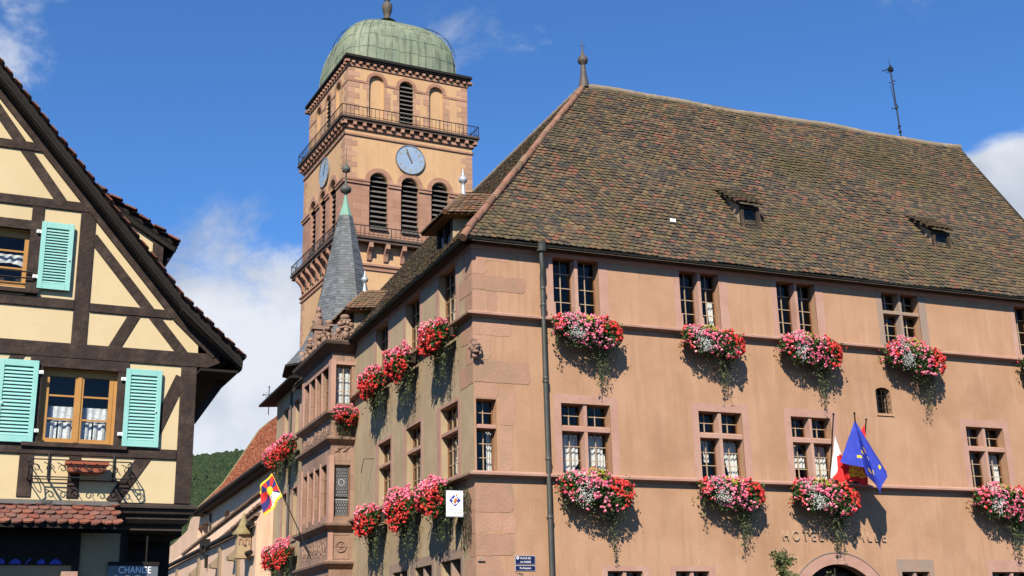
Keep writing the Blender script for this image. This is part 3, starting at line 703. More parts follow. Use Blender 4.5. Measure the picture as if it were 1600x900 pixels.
        e = [(xf-o, y0-o, zt-.14), (xf-o, y1+o, zt-.14), (.95, y1+o, zt-.14+.12), (.95, y0-o, zt-.02)]
        e2 = [(xa-.02, yc, zr), (1.6, yc, zr+.08)]
        r.add(e+e2, [(0, 1, 4), (1, 2, 5, 4), (3, 0, 4, 5), (0, 1, 2, 3)])
        evf = Vector((xa-xf+o, 0, zr-zt+.14))
        wy = y1-y0+2*o
        tiles(r, (xf-o-.03, y0-o, zt-.12), (0, 1, 0), evf, [(0, 0), (wy, 0), (wy/2, evf.length)], .17, .135, sag=0)
        evs = Vector((0, yc-y0+o, zr-zt+.10))
        tiles(r, (xf-o, y0-o-.03, zt-.12), (1, 0, .10), evs, [(0, 0), (1.7, 0), (1.7, evs.length), (xa-xf+o, evs.length)], .17, .135, sag=0)
        evs2 = Vector((0, -(yc-y0+o), zr-zt+.10))
        tiles(r, (xf-o, y1+o+.03, zt-.12), (1, 0, .10), evs2, [(0, 0), (1.7, 0), (1.7, evs.length), (xa-xf+o, evs.length)], .17, .135, sag=0)
        random.seed(4)
        for a, b in ((e[0], e2[0]), (e[1], e2[0]), (e2[0], e2[1])):
            a = Vector(a); b = Vector(b)
            for k in range(5): r.tube([a.lerp(b, k/5)+Vector((0, 0, .05)), a.lerp(b, (k+1.1)/5)+Vector((0, 0, .07))], .075, 7, .06)
        r.build('dormer_roof', mat('dormer_tile', (.1, .1, .1), isl_cols=[(.30, .13, .07), (.20, .12, .075), (.36, .17, .09), (.17, .10, .07), (.26, .17, .11)], rough=.93, col2=(.24, .17, .10), scale=1.5, fine=.25) if 'dormer_tile' not in MATS else MATS['dormer_tile'], dm, recalc=False)
        z = zr+.06
        f = MB(); f.lathe([(.085, z), (.06, z+.1), (.045, z+.26), (.05, z+.33), (.10, z+.36), (.12, z+.43), (.09, z+.49), (.04, z+.52), (.05, z+.57), (.02, z+.63), (.012, z+.72)], (xa, yc), 10); f.build('finial', zinc, dm)
hall_roof()

# ------------------------------------------------------------------ oriel bay and slate turret (parts of the town hall)
def oriel():
    X0, Y0, Y1 = -.70, 10.1, 13.9
    root = empty('oriel', (0, 0, 0)); root.parent = hall
    FS = lambda u, d, z: (u, Y0-d, z)                  # side facing the square
    FF = lambda u, d, z: (X0-d, u, z)                  # long front
    lightsU = [(10.55, 11.25), (11.38, 12.05), (12.18, 12.85), (12.98, 13.6)]
    # body with window openings
    m = MB(FS); m.wall(X0, 0, 3.0, 10.45, [(-.59, -.10, 5.5, 7.03), (-.59, -.10, 8.85, 10.05)], 0, .12)
    m.fr = FF; m.wall(Y0, Y1, 3.0, 10.45, [(a, b, 5.6, 7.1) for a, b in lightsU]+[(a, b, 8.75, 10.1) for a, b in lightsU], 0, .16)
    m.fr = ID; m.add([(X0, Y1, 3), (0, Y1, 3), (0, Y1, 10.45), (X0, Y1, 10.45)], [(0, 1, 2, 3)])
    m.add([(X0, Y0, 3), (0, Y0, 3), (0, Y1, 3), (X0, Y1, 3)], [(0, 1, 2, 3)])
    m.build('oriel_wall', oldstone, root)
    # cornices running round three sides
    def course(z0, prof, name, mt=oldstone, parent=root):
        q = MB(); P = []; k = len(prof)
        for c in range(4):
            for d, z in prof:
                d = d*1.35
                x, y = ((0.02, Y0-d), (X0-d, Y0-d), (X0-d, Y1+d), (0.02, Y1+d))[c]; P.append((x, y, z0+z))
        q.add(P, [(c*k+i, c*k+(i+1) % k, (c+1)*k+(i+1) % k, (c+1)*k+i) for c in range(3) for i in range(k)]+[list(range(k)), list(range(3*k, 4*k))])
        return q.build(name, mt, parent)
    course(10.4, [(0, 0), (.03, .05), (.10, .12), (.22, .22), (.24, .30), (.20, .36), (0, .38)], 'crowning_cornice', darkstone)
    course(8.48, [(0, -.06), (.05, -.03), (.14, .05), (.15, .12), (.04, .17), (0, .17)], 'sill_course')
    course(7.72, [(0, -.08), (.04, -.04), (.13, .04), (.14, .10), (.03, .16), (0, .16)], 'sill_course')
    course(5.18, [(0, -.06), (.05, -.03), (.15, .06), (.16, .13), (.04, .18), (0, .18)], 'sill_course')
    course(4.12, [(0, -.10), (.05, -.05), (.12, .04), (.13, .10), (.03, .15), (0, .15)], 'sill_course')
    course(10.05, [(0, 0), (.03, 0), (.035, .1), (0, .1)], 'lintel_band', pink)
    course(3.45, [(0, -.3), (.02, -.26), (.05, -.2), (.02, -.14), (.08, -.08), (.05, 0), (.10, .06), (.06, .12), (0, .14)], 'corbel_moulding', pink)
    # pilasters and mullions
    m = MB(FF)
    for z0, z1 in ((5.36, 7.3), (8.65, 10.2)):
        for u in (10.12, 13.66): m.box(u, u+.24, .001, .05, z0, z1)
        for a, b in zip(lightsU, lightsU[1:]): m.prism([(a[1], -.1), (b[0], -.1), (b[0]-.02, .03), (a[1]+.02, .03)], z0+.1, z1-.1, 'z')
    m.fr = FS
    for z0, z1 in ((5.36, 7.3), (8.65, 10.2), (4.27, 5.05)): m.box(X0-.05, X0+.10, .001, .05, z0, z1)
    m.build('pilaster', pink, root)
    # carved parapets: roundel on the side, figures and scrolls on the front
    m = MB(FS); m.ring(-.36, 4.66, .13, .165, -.005, .035, 0, 360, 24); m.ring(-.36, 4.66, .06, .075, -.005, .02, 0, 360, 14)
    for k in range(6): a = k*math.pi/3; m.ball((-.36+.09*math.cos(a), .005, 4.66+.09*math.sin(a)), .028, 6, (1, .7, 1))
    m.ball((-.36, .01, 4.66), .05, 8, (1, .6, 1)); m.box(-.60, -.10, .001, .012, 4.30, 4.34); m.box(-.60, -.10, .001, .012, 4.98, 5.02)
    rnd = random.Random(9)
    def relief(z0, z1, u0, u1, fr, n):
        m.fr = fr
        for k in range(n):
            u = u0+(u1-u0)*(k+.5)/n; z = (z0+z1)/2+rnd.uniform(-.06, .06); r = (z1-z0)*.3
            m.ring(u, z, r*.55, r*.8, -.005, .03, rnd.uniform(0, 90), rnd.uniform(240, 340), 12)
            m.ball((u+rnd.uniform(-.05, .05), .01, z), r*.35, 6, (1, .6, 1)); m.tube([(u-.1, .01, z-r), (u, .03, z), (u+.12, .01, z+r)], .02, 5)
    relief(4.3, 5.05, 10.4, 13.6, FF, 6); relief(7.92, 8.4, 10.3, 13.7, FF, 7); relief(7.92, 8.4, -.6, -.1, FS, 1)
    relief(7.35, 7.62, -.6, -.12, FS, 2)
    m.build('carved_relief', oldstone, root)
    # windows
    p = {'c': MB(FS), 'g': MB(FS)}
    casement(FS, 'x', -.585, -.105, 8.86, 10.03, p, -.115, 1, 2, wm=wood)
    for a, b in lightsU:
        casement(FF, 'x', a+.01, b-.01, 8.77, 10.08, p, -.155, 1, 3); casement(FF, 'x', a+.01, b-.01, 5.62, 7.08, p, -.155, 1, 3)
    casement(FS, 'x', -.585, -.105, 5.51, 7.01, p, -.118, 0, 0, fw_=.03, wm=whitepaint)
    q = p['c']; q.mi = 2; q.fr = FS
    q.box(-.555, -.135, -.112, -.07, 6.0, 6.03)
    for r in range(16):                                # leaded roundels
        for c in range(5 if r % 2 else 6):
            u = -.52+.072*c+(.036 if r % 2 else 0); z = 5.58+.094*r
            if abs(z-6.015) < .05: continue
            q.ring(u, z, .029, .038, -.098, -.086, 0, 360, 8)
    q.ring(-.345, 6.52, .075, .10, -.10, -.08, 0, 360, 14)
    q.build('casement', [wood, woodpale, zinc], root); p['g'].build('pane', glass, root, recalc=False)
    m = MB(FS); drape(m, -.58, -.11, 8.9, 10.0, -.19, waves=5, amp=.012); m.build('curtain', lace, root, recalc=False)
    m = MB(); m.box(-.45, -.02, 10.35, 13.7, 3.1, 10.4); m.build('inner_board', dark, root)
    # crest: two scrolled gablets with balls and a figure at the end
    m = MB()
    def crest(fr, c, s):
        m.fr = fr; z = 10.76
        m.prism([(c-.34*s, z), (c+.34*s, z), (c+.30*s, z+.22), (c+.15*s, z+.30), (c+.20*s, z+.55), (c-.20*s, z+.55), (c-.15*s, z+.30), (c-.30*s, z+.22)], -.17, -.01)
        for e in (-1, 1):
            for r_, rr in ((.15, .035), (.07, .03)):
                m.tube([(c+e*(.27*s)+r_*math.cos(R(k*30))*.8, .0, z+.15+r_*math.sin(R(k*30))*.8) for k in range(13)], rr, 6)
            m.ball((c+e*.26*s, .0, z+.34), .09, 8); m.ball((c+e*.20*s, .0, z+.56), .10, 8, (1, .8, .8)); m.ball((c+e*.07*s, .01, z+.60), .08, 8)
        m.ball((c, .06, z+.22), .13, 8, (.8, .8, 1.2)); m.ball((c, .10, z+.36), .08, 8); m.tube([(c-.24*s, .03, z+.42), (c, .06, z+.48), (c+.24*s, .03, z+.42)], .04, 6)
        m.box(c-.18*s, c+.18*s, -.19, .05, z+.66, z+.72); m.ball((c, -.07, z+.80), .13, 10, (1.2, 1, .75))
    crest(FS, -.32, .86); crest(FF, 10.95, 1.0); crest(FF, 12.15, 1.0); crest(FF, 13.3, 1.0)
    m.fr = ID
    for y, zb in ((12.1, 11.72),):                     # seated figure on a console
        x = X0+.02
        m.box(x-.22, x+.16, y-.18, y+.18, zb-.12, zb); m.box(x-.15, x+.1, y-.13, y+.13, 10.8, zb-.12)
        m.lathe([(.15, zb), (.17, zb+.1), (.13, zb+.3), (.10, zb+.42), (.05, zb+.47)], (x, y), 8); m.ball((x, y, zb+.55), .095, 8, (1, 1, 1.15)); m.ball((x-.12, y, zb+.18), .09, 8); m.ball((x, y-.13, zb+.3), .06, 6)
    m.ball((X0-.05, 13.75, 10.98), .15, 8, (1, 1.4, .8)); m.box(X0-.1, X0+.05, 13.65, 13.85, 10.7, 10.9)
    m.build('crest_ornament', oldstone, root, weld=False)
    # slate spire on an eight-sided turret
    cx, cy = 2.2, 20.0
    m = MB(); m.lathe([(2.02, 0), (2.02, 12.6)], (cx, cy), 8, False, R(22.5)); t = m.build('turret', mat('turret_plaster', (.56, .33, .22), (.48, .29, .20), 1.4, .95, .2, 30), hall)
    m = MB()
    prof = [(2.42, 12.12), (2.12, 12.45), (1.72, 12.95), (1.40, 13.6), (1.18, 14.3), (.98, 15.2), (.76, 16.3), (.52, 17.4), (.29, 18.45)]
    # courses of slates, each a separate leaf
    rnd = random.Random(8); rot = R(22.5-9)
    def rad(z):
        for (r0, z0), (r1, z1) in zip(prof, prof[1:]):
            if z0 <= z <= z1: return r0+(r1-r0)*(z-z0)/(z1-z0)
        return prof[-1][0]
    z = prof[0][1]
    while z < 18.4:
        h = .115; r0 = rad(z)+.018; r1 = rad(min(z+h*1.5, 18.45))+.004
        for s_ in range(8):
            a0 = rot+s_*math.pi/4; a1 = a0+math.pi/4
            p0 = Vector((math.cos(a0), math.sin(a0))); p1 = Vector((math.cos(a1), math.sin(a1)))
            w = r0*.765; n = max(1, round(w/.2)); off = rnd.random()
            cuts = sorted({0, 1, *[max(0, min(1, (k+off)/n)) for k in range(n)]})
            for c0, c1 in zip(cuts, cuts[1:]):
                if c1-c0 < .02: continue
                q0 = p0.lerp(p1, c0); q1 = p0.lerp(p1, c1); j = rnd.uniform(-.004, .006)
                m.add([(cx+q0.x*(r0+j), cy+q0.y*(r0+j), z), (cx+q1.x*(r0+j), cy+q1.y*(r0+j), z), (cx+q1.x*r1, cy+q1.y*r1, z+h*1.5), (cx+q0.x*r1, cy+q0.y*r1, z+h*1.5),
                       (cx+q0.x*(r0-.02), cy+q0.y*(r0-.02), z), (cx+q1.x*(r0-.02), cy+q1.y*(r0-.02), z)], [(0, 1, 2, 3), (0, 4, 5, 1)])
        z += h
    sp = m.build('slate_spire', slate, hall, recalc=False)
    m = MB(); m.lathe([(.0, 12.0), (2.0, 12.0), (2.44, 12.06), (2.44, 12.14), (1.6, 12.2)], (cx, cy), 8, False, rot); m.build('spire_eave', blackwood, sp)
    m = MB(); m.lathe([(.31, 18.4), (.24, 18.6), (.14, 18.95), (.07, 19.3), (.055, 19.45)], (cx, cy), 8, False, rot); m.build('copper_cap', verdi, sp)
    m = MB(); m.lathe([(.055, 19.4), (.07, 19.5), (.20, 19.56), (.235, 19.66), (.23, 19.72), (.17, 19.8), (.07, 19.84), (.04, 20.0), (.03, 20.4), (.16, 20.45), (.17, 20.6), (.06, 20.72), (.02, 20.9), (.012, 21.5)], (cx, cy), 10)
    m.build('spire_finial', mat('finial_bronze', (.14, .14, .12), (.10, .12, .10), 4, .6), sp)
oriel()
def annex():
    t = empty('annex_house', TH0, YH, 'narrow drab plastered house wing with a low dark eave beyond the carved stone bay', 'house')
    m = MB(FB); m.wall(17.02, 21.45, 0, 11.15, [(17.5, 18.3, 9.2, 10.5), (19.3, 20.1, 9.2, 10.5), (17.55, 18.3, 5.6, 7.35), (19.25, 20.05, 5.6, 7.35)], 0, .22)
    m.fr = ID; m.add([(0, 21.45, 0), (7, 21.45, 0), (7, 21.45, 11.15), (0, 21.45, 11.15)], [(0, 1, 2, 3)]); m.add([(7, 17, 0), (7, 21.45, 0), (7, 21.45, 11.15), (7, 17, 11.15)], [(0, 1, 2, 3)])
    m.build('wall', plasterB, t)
    m = MB(); m.add([(-.5, 17.0, 11.10), (-.5, 22.6, 11.10), (7, 22.6, 11.55), (7, 17.0, 11.55), (-.5, 17.0, 11.18), (-.5, 22.6, 11.18), (7, 22.6, 11.63), (7, 17.0, 11.63)], [(0, 1, 2, 3), (4, 5, 6, 7), (0, 1, 5, 4), (1, 2, 6, 5), (2, 3, 7, 6), (3, 0, 4, 7)])
    m.build('roof', blackwood, t)
    for a, b, c, e in ((17.5, 18.3, 9.2, 10.5), (19.3, 20.1, 9.2, 10.5), (17.55, 18.3, 5.6, 7.35), (19.25, 20.05, 5.6, 7.35)):
        m = MB(FB); m.box(a-.16, a, -.02, .012, c-.1, e+.1); m.box(b, b+.18, -.02, .012, c-.1, e+.1); m.box(a, b, -.02, .011, e, e+.1); m.box(a, b, -.02, .05, c-.1, c)
        w = m.build('window', pink, t); p = {'c': MB(FB), 'g': MB(FB)}
        casement(FB, 'x', a+.01, b-.01, c+.01, e-.01, p, -.21, 1, 3); p['c'].build('casement', [wood, woodpale], w); p['g'].build('pane', glass, w, recalc=False)
    m = MB(FB); m.tube([(18.75, .05, 0), (18.75, .05, 11.0)], .04, 8); m.build('drainpipe', pipeM, t)
annex()

# ------------------------------------------------------------------ flower boxes
def petal_head(m, c, r, rnd):
    """a geranium head: a knot of small tilted petals"""
    for k in range(6):
        d = Vector((rnd.gauss(0, 1), rnd.gauss(0, 1)-.4, rnd.gauss(0, 1)+.2)).normalized()
        a = d.orthogonal().normalized(); b = d.cross(a); p = Vector(c)+d*r*.6; s = r*rnd.uniform(.5, .75)
        ph = rnd.random()*6.28; a, b = a*math.cos(ph)+b*math.sin(ph), b*math.cos(ph)-a*math.sin(ph)
        m.add([tuple(p+a*s), tuple(p+b*s*.8+d*s*.1), tuple(p-a*s+d*s*.15), tuple(p-b*s*.8)], [(0, 1, 2, 3)])
def leaf(m, c, s, rnd, down=False):
    d = Vector((rnd.gauss(0, 1), rnd.gauss(0, 1)-.7, rnd.gauss(0, .8)+.5)).normalized()
    a = d.orthogonal().normalized(); b = d.cross(a); ph = rnd.random()*6.28
    a, b = a*math.cos(ph)+b*math.sin(ph), b*math.cos(ph)-a*math.sin(ph); c = Vector(c)
    m.add([tuple(c-a*s), tuple(c-b*s*.7+d*s*.15), tuple(c+a*s*.3-b*s*.55), tuple(c+a*s), tuple(c+a*s*.3+b*s*.55), tuple(c+b*s*.7+d*s*.15)], [(0, 1, 2, 3, 4, 5)])
def basket(seed, style):
    """style 'front': white left, pink middle, red right; 'side': pink crown over red, long curtains of vine"""
    rnd = random.Random(seed)
    B = {k: MB() for k in ('leaves', 'pink', 'red', 'white', 'lime', 'vine', 'box')}
    HW = .86 if style == 'front' else .66
    B['box'].box(-HW+.12, HW-.12, -.34, -.06, -.22, .0)
    B['box'].tube([(-HW+.3, -.02, .02), (-HW+.3, -.36, -.02), (-HW+.3, -.36, -.24), (-HW+.3, 0, -.26)], .012, 4); B['box'].tube([(HW-.3, -.02, .02), (HW-.3, -.36, -.02), (HW-.3, -.36, -.24), (HW-.3, 0, -.26)], .012, 4)
    ns = [rnd.uniform(0, 100) for _ in range(3)]
    def surf(u, ph, f=1.0):
        e = max(0, 1-(abs(u)/(HW+.04))**2.6)**.5
        k = 1+(.42*noise.noise(Vector((u*2.2+ns[0], ph*1.2, ns[1]))))+.26*noise.noise(Vector((u*7+ns[2], ph*3, 0)))
        rz = .44 if math.sin(ph) < 0 else .36
        if style == 'side': rz *= 1.05
        return (u, -.28-.34*math.cos(ph)*e*k*f, -.13+rz*math.sin(ph)*e*k*f-(.09*u/HW if style == 'front' else 0))
    for i in range(1900):
        u = rnd.uniform(-HW, HW); p = surf(u, rnd.uniform(-1.5, 1.9), rnd.uniform(.35, 1.04)); leaf(B['leaves'], p, rnd.uniform(.022, .046), rnd)
    if style == 'front':
        spots = []
        for i in range(640):
            u = rnd.uniform(-HW, HW); ph = rnd.uniform(-1.15, 1.75); t = u/HW
            clump = noise.noise(Vector((u*4+ns[1], ph*2.4, ns[0])))
            if clump < -.02 and rnd.random() < .72: continue
            p = surf(u, ph, rnd.uniform(.97, 1.12)); r = rnd.uniform(.028, .050)
            if t < -.22 and math.sin(ph) < .0 and t > -.75:
                if rnd.random() < .78: continue
            if t > .32+.3*rnd.gauss(0, .35)+(.25 if math.sin(ph) < -.3 else 0): petal_head(B['red'], p, r, rnd)
            elif t < -.72 and rnd.random() < .5: petal_head(B['red'], p, r, rnd)
            else: petal_head(B['pink'], p, r, rnd)
        for i in range(480):
            c = ((-.46, -.45, .11, .30) if rnd.random() < .66 else (-.55, .75, .16, .3))
            u = HW*(c[0]+rnd.gauss(0, c[2])); ph = c[1]+rnd.gauss(0, c[3])
            petal_head(B['white'], surf(max(-HW+.01, min(HW-.01, u)), ph, rnd.uniform(.94, 1.12)), rnd.uniform(.008, .0135), rnd)
        for i in range(190):
            leaf(B['lime'], surf(rnd.gauss(-.08, .17), 1.1+rnd.gauss(0, .3), rnd.uniform(1.0, 1.1)), rnd.uniform(.018, .03), rnd)
        strands = [(rnd.gauss(.40, .10), rnd.uniform(.45, 1.05)) for _ in range(10)]+[(.40+rnd.uniform(-.06, .06), rnd.uniform(1.0, 1.32)) for _ in range(4)]+[(rnd.uniform(-.8, .8), rnd.uniform(.12, .4)) for _ in range(22)]
    else:
        for i in range(680):
            u = rnd.uniform(-HW, HW); ph = rnd.uniform(-1.25, 1.8); t = u/HW
            clump = noise.noise(Vector((u*4+ns[1], ph*2.2, ns[0])))
            if clump < -.06 and rnd.random() < .75: continue
            p = surf(u, ph, rnd.uniform(.97, 1.14)); r = rnd.uniform(.028, .049)
            pinkness = math.sin(ph)*.9-t*.35+rnd.gauss(0, .3)
            petal_head(B['pink' if pinkness > .12 else 'red'], p, r, rnd)
        for i in range(40): petal_head(B['white'], surf(rnd.uniform(-HW, HW)*.9, rnd.uniform(-.2, 1.2), 1.08), rnd.uniform(.010, .016), rnd)
        for i in range(30): leaf(B['lime'], surf(rnd.gauss(.0, .15), 1.1+rnd.gauss(0, .3), 1.05), rnd.uniform(.018, .03), rnd)
        strands = [(rnd.uniform(-.42, .42), rnd.uniform(.55, 1.05)) for _ in range(20)]+[(rnd.uniform(-.6, .6), rnd.uniform(.2, .45)) for _ in range(16)]
    for i in range(46):
        u = rnd.choice((-1, 1))*HW*rnd.uniform(.85, 1.04); z = rnd.uniform(-.30, .14); c = (u, -.28+rnd.gauss(0, .12), z)
        for q in range(3): leaf(B['leaves'], (c[0]+rnd.gauss(0, .03), c[1]+rnd.gauss(0, .03), c[2]+rnd.gauss(0, .03)), rnd.uniform(.02, .035), rnd)
        if rnd.random() < .5: petal_head(B['red' if u > 0 or rnd.random() < .5 else 'pink'], c, rnd.uniform(.026, .04), rnd)
    for i in range(330):
        u = rnd.gauss(.34, .22) if style == 'front' else rnd.gauss(0, .34); L_ = rnd.random()**1.6
        leaf(B['vine'], (u, -.30+rnd.gauss(0, .10)+.12*L_, -.38-.42*L_), rnd.uniform(.016, .034), rnd)
    for u0, L in strands:
        d0 = -rnd.uniform(.10, .36); z = -.25; u = u0; d = d0; pts = []
        while z > -.25-L:
            pts.append((u, d, z)); z -= .03; u += rnd.gauss(0, .010)
            d += (-.13-d)*.03+rnd.gauss(0, .004)
            for _ in range(2):
                if rnd.random() < .74*(1.12-.72*(-.25-z)/L): leaf(B['vine'], (u+rnd.gauss(0, .03), d+rnd.gauss(0, .025), z+rnd.gauss(0, .01)), rnd.uniform(.016, .032), rnd)
        if len(pts) > 2: B['vine'].tube(pts[::3]+[pts[-1]], .003, 3, caps=False)
    t = empty('flower_box', (0, 0, 0))
    names = (('box', 'box', soil), ('leaves', 'foliage', leafM), ('pink', 'pink_flowers', pinkF), ('red', 'red_flowers', redF), ('white', 'white_flowers', whiteF), ('lime', 'lime_foliage', limeM), ('vine', 'trailing_vine', vineM))
    for k, n, mt in names: B[k].build(n, mt, t, recalc=False)
    return t
def copy_tree(o, parent=None):
    c = o.copy(); COL.objects.link(c); c.parent = parent
    for ch in [x for x in bpy.data.objects if x.parent == o]: copy_tree(ch, c)
    return c
def to_world(x, y, z, r0=TH0, ya=YH):
    return Vector((r0.x+x*math.cos(ya)-y*math.sin(ya), r0.y+x*math.sin(ya)+y*math.cos(ya), z))
PROTO = {('front', k): basket(20+k, 'front') for k in range(6)}
PROTO.update({('side', k): basket(40+k, 'side') for k in range(5)})
used = set()
FB_SPOTS = [  # x, y, z, turn, style, variant, scale, label
    (2.70, -.10, 8.86, 0, 'front', 0, 1.0, 'upper flower box of pink, red and white blooms right of the drainpipe'),
    (6.10, -.10, 8.86, 0, 'front', 1, .96, 'upper front flower box, second to the right from the drainpipe'),
    (8.93, -.10, 8.86, 0, 'front', 2, 1.0, 'upper flower box of pink, red and white blooms above the European flag'),
    (12.2, -.10, 8.86, 0, 'front', 3, 1.04, 'upper flower box up and to the right of the barred slit window'),
    (16.75, -.10, 8.86, 0, 'front', 4, 1.0, 'flower box cut by the right edge of the picture at the upper string course'),
    (2.75, -.10, 5.20, 0, 'front', 5, 1.03, 'lower flower box of pink, red and white blooms right of the drainpipe'),
    (6.30, -.10, 5.20, 0, 'front', 0, .98, 'lower front flower box between the drainpipe window and the flags'),
    (8.95, -.10, 5.20, 0, 'front', 1, 1.05, 'lower flower box under the flags, above the doorway lettering'),
    (14.55, -.10, 5.20, 0, 'front', 2, 1.08, 'lower flower box at the right edge of the picture, under a mullioned window'),
    (-.10, 1.40, 8.92, -90, 'side', 0, 1.0, 'upper side flower box of red and pink geraniums nearest the building corner'),
    (-.10, 4.22, 8.92, -90, 'side', 1, 1.0, 'middle one of the three upper flower boxes on the side wall'),
    (-.10, 6.80, 8.92, -90, 'side', 2, 1.0, 'upper side flower box farthest from the corner, nearest the stone bay'),
    (-.10, 1.55, 5.22, -90, 'side', 3, 1.0, 'lower side flower box behind the white tourist office sign'),
    (-.10, 4.05, 5.22, -90, 'side', 4, 1.02, 'middle one of the three lower flower boxes on the side wall'),
    (-.10, 6.90, 5.22, -90, 'side', 0, 1.02, 'lower side flower box farthest from the corner, beside the bay roundel'),
    (-.35, 9.98, 8.55, 0, 'side', 1, .62, 'small red flower box on the narrow side of the stone bay'),
    (-.10, 17.6, 8.85, -90, 'side', 2, 1.0, 'upper pink and red flower box just left of the stone bay'),
    (-.10, 19.6, 8.85, -90, 'side', 3, 1.0, 'upper flower box on the drab house wing, farthest left'),
    (-.10, 17.6, 5.2, -90, 'side', 4, 1.0, 'lower pink flower box left of the stone bay, under the striped rayed flag'),
    (-.10, 19.5, 5.2, -90, 'side', 0, 1.0, 'lowest flower box on the drab house wing, farthest left'),
]
for x, y, z, rz, st, k, s, lb in FB_SPOTS:
    p = PROTO[(st, k)]
    o = p if (st, k) not in used else copy_tree(p); used.add((st, k))
    o.location = to_world(x, y, z); o.rotation_euler = (0, 0, YH+R(rz)); o.scale = (s, s if s > .8 else .75, s)
    tag(o, lb, 'flower box', 'flower boxes on the facades')

# ------------------------------------------------------------------ flags on the town hall
def fan_cloth(m, tip, ring, pattern, na=44, nr=40, fold=.05, nf=5, seed=0, th=0):
    """cloth hanging from one point of its pole down to a line of hem points"""
    tip = Vector(tip); rg = [Vector(p) for p in ring]; P = []
    for i in range(nr+1):
        r = i/nr
        for j in range(na+1):
            a = j/na*(len(rg)-1); k = min(int(a), len(rg)-2); f = a-k
            h = rg[k].lerp(rg[k+1], f)
            p = tip.lerp(h, r)+Vector((0, fold*r*math.sin(j/na*nf*2*math.pi+seed), .0))+Vector((.012*noise.noise(p3) if (p3 := Vector((j*.2, i*.15, seed))) else 0, 0, 0))
            p.z -= .10*r*(1-r)*abs(math.sin(j/na*math.pi*(len(rg)-1)))
            P.append(tuple(p))
    o = len(m.v); m.v += [m.fr(*p) for p in P]
    for i in range(nr):
        for j in range(na):
            m.sm.add(len(m.f)); m.f.append([o+i*(na+1)+j, o+i*(na+1)+j+1, o+(i+1)*(na+1)+j+1, o+(i+1)*(na+1)+j]); m.m.append(pattern((j+.5)/na, (i+.5)/nr))
def star(x, y, s, rot=0):
    r = math.hypot(x, y); a = (math.atan2(y, x)-rot) % (2*math.pi/5)-math.pi/5
    return r*(math.cos(a)+.75*abs(math.sin(a))) < s*.8 if r > s*.35 else True
def flags():
    base = (10.28, -.12, 5.46)
    def mk(label, tip, cloth, mats):
        t = empty('flag', TH0, YH, label, 'flag', 'flags over the town hall door')
        p = MB(); p.tube([(9.36, -.1, 5.5) if 'narrow' in label else base, tip], .016, 8); p.ball(tip, .03, 8); p.build('flag_pole', blackwood, t)
        m = MB(); cloth(m); m.build('cloth', mats, t, recalc=False); return t
    # European flag
    st = [(.30, .50), (.40, .57), (.52, .44), (.60, .53), (.62, .72), (.80, .80), (.18, .78), (.47, .82)]
    def eu(a, r):
        for sa, sr in st:
            x = (a-sa)*r*1.9; y = (r-sr)*1.25
            if star(x, y, .062, math.pi/2): return 1
        return 0
    mk('blue flag with a ring of gold stars, foremost of the flags over the door', (9.43, -1.22, 6.98),
       lambda m: fan_cloth(m, (9.53, -1.08, 6.84), [(9.17, -.84, 5.84), (9.50, -1.22, 5.66), (9.84, -.98, 5.52), (9.95, -1.22, 5.03), (10.16, -1.20, 5.42), (10.50, -.92, 5.63)], eu, 72, 52, .05, 3.2, .4), [euB, flY])
    def fr(a, r):
        return 0 if a+.55*(r-.45) < .36 or r < .42 else 1
    mk('narrow furled white and red flag, left of the blue flag', (9.13, -.80, 7.02),
       lambda m: fan_cloth(m, (9.22, -.66, 6.50), [(9.04, -.6, 5.50), (9.18, -.72, 5.34), (9.42, -.66, 5.42), (9.50, -.72, 5.50)], fr, 40, 44, .06, 3, 1), [flW, flR])
    def al(a, r):
        if (a-.45)**2/.11+(r-.80)**2/.012 < 1 and (math.sin(a*40+r*50)+math.sin(r*75-a*22)) > -1.0: return 1
        return 0
    mk('red flag with a gold emblem, hanging behind the blue flag', (10.28, -.58, 6.98),
       lambda m: fan_cloth(m, (10.24, -.55, 6.86), [(9.42, -.62, 5.90), (9.40, -.70, 5.40), (9.68, -.66, 5.40), (10.00, -.70, 5.30), (9.98, -.60, 5.90)], al, 44, 46, .06, 3, 2), [flR, flY])
    b = MB(FA); b.box(10.16, 10.40, .0, .05, 5.36, 5.56); b.tube([(10.28, .03, 5.46), (10.27, .15, 5.48)], .035, 8); b.build('flag_bracket', iron, hall)
    # rayed mountain flag on the bay
    t = empty('flag', TH0, YH, 'yellow bordered flag with red and blue rays over a white mountain, on the stone bay', 'flag')
    A = Vector((-.80, 12.15, 4.63)); Tp = Vector((-1.6, 14.2, 7.36))
    p = MB(); p.tube([A, A.lerp(Tp, 1.0)], .017, 8); p.ball(Tp, .032, 8); p.build('flag_pole', blackwood, t)
    hi, lo = A.lerp(Tp, .985), A.lerp(Tp, .69)
    dn = Vector((-.55, .35, -.62)) ; P = []
    m = MB(); na, nr = 56, 40; L = .70
    for i in range(nr+1):
        v = i/nr; h = hi.lerp(lo, v)
        for j in range(na+1):
            u = j/na
            q = h+dn.normalized()*u*L+Vector((0, 0, -.14*u*u))+Vector((.09*u*math.sin(u*8+v*3), .06*math.sin(v*9+u*4)*u, 0))
            P.append(tuple(q))
    def pat(u, v):
        # hoist down the pole (v 0 top), fly along u: mountain at the low hoist corner
        if u < .05 or v < .085 or v > .90: return 0
        sx, sy = .42, .48
        if math.hypot((u-sx), (v-sy)*.8) < .13: return 0
        if v > .52 and abs(u-.40) < (v-.50)*.95:
            return 4 if (math.sin(u*38)*math.sin(v*46+u*9) > .62) else (5 if math.sin(u*61+1)*math.sin(v*57) > .88 else 3)
        a = math.degrees(math.atan2((v-sy)*.8, u-sx))
        return 1 if int((a+180)/30) % 2 else 2
    m.v += P
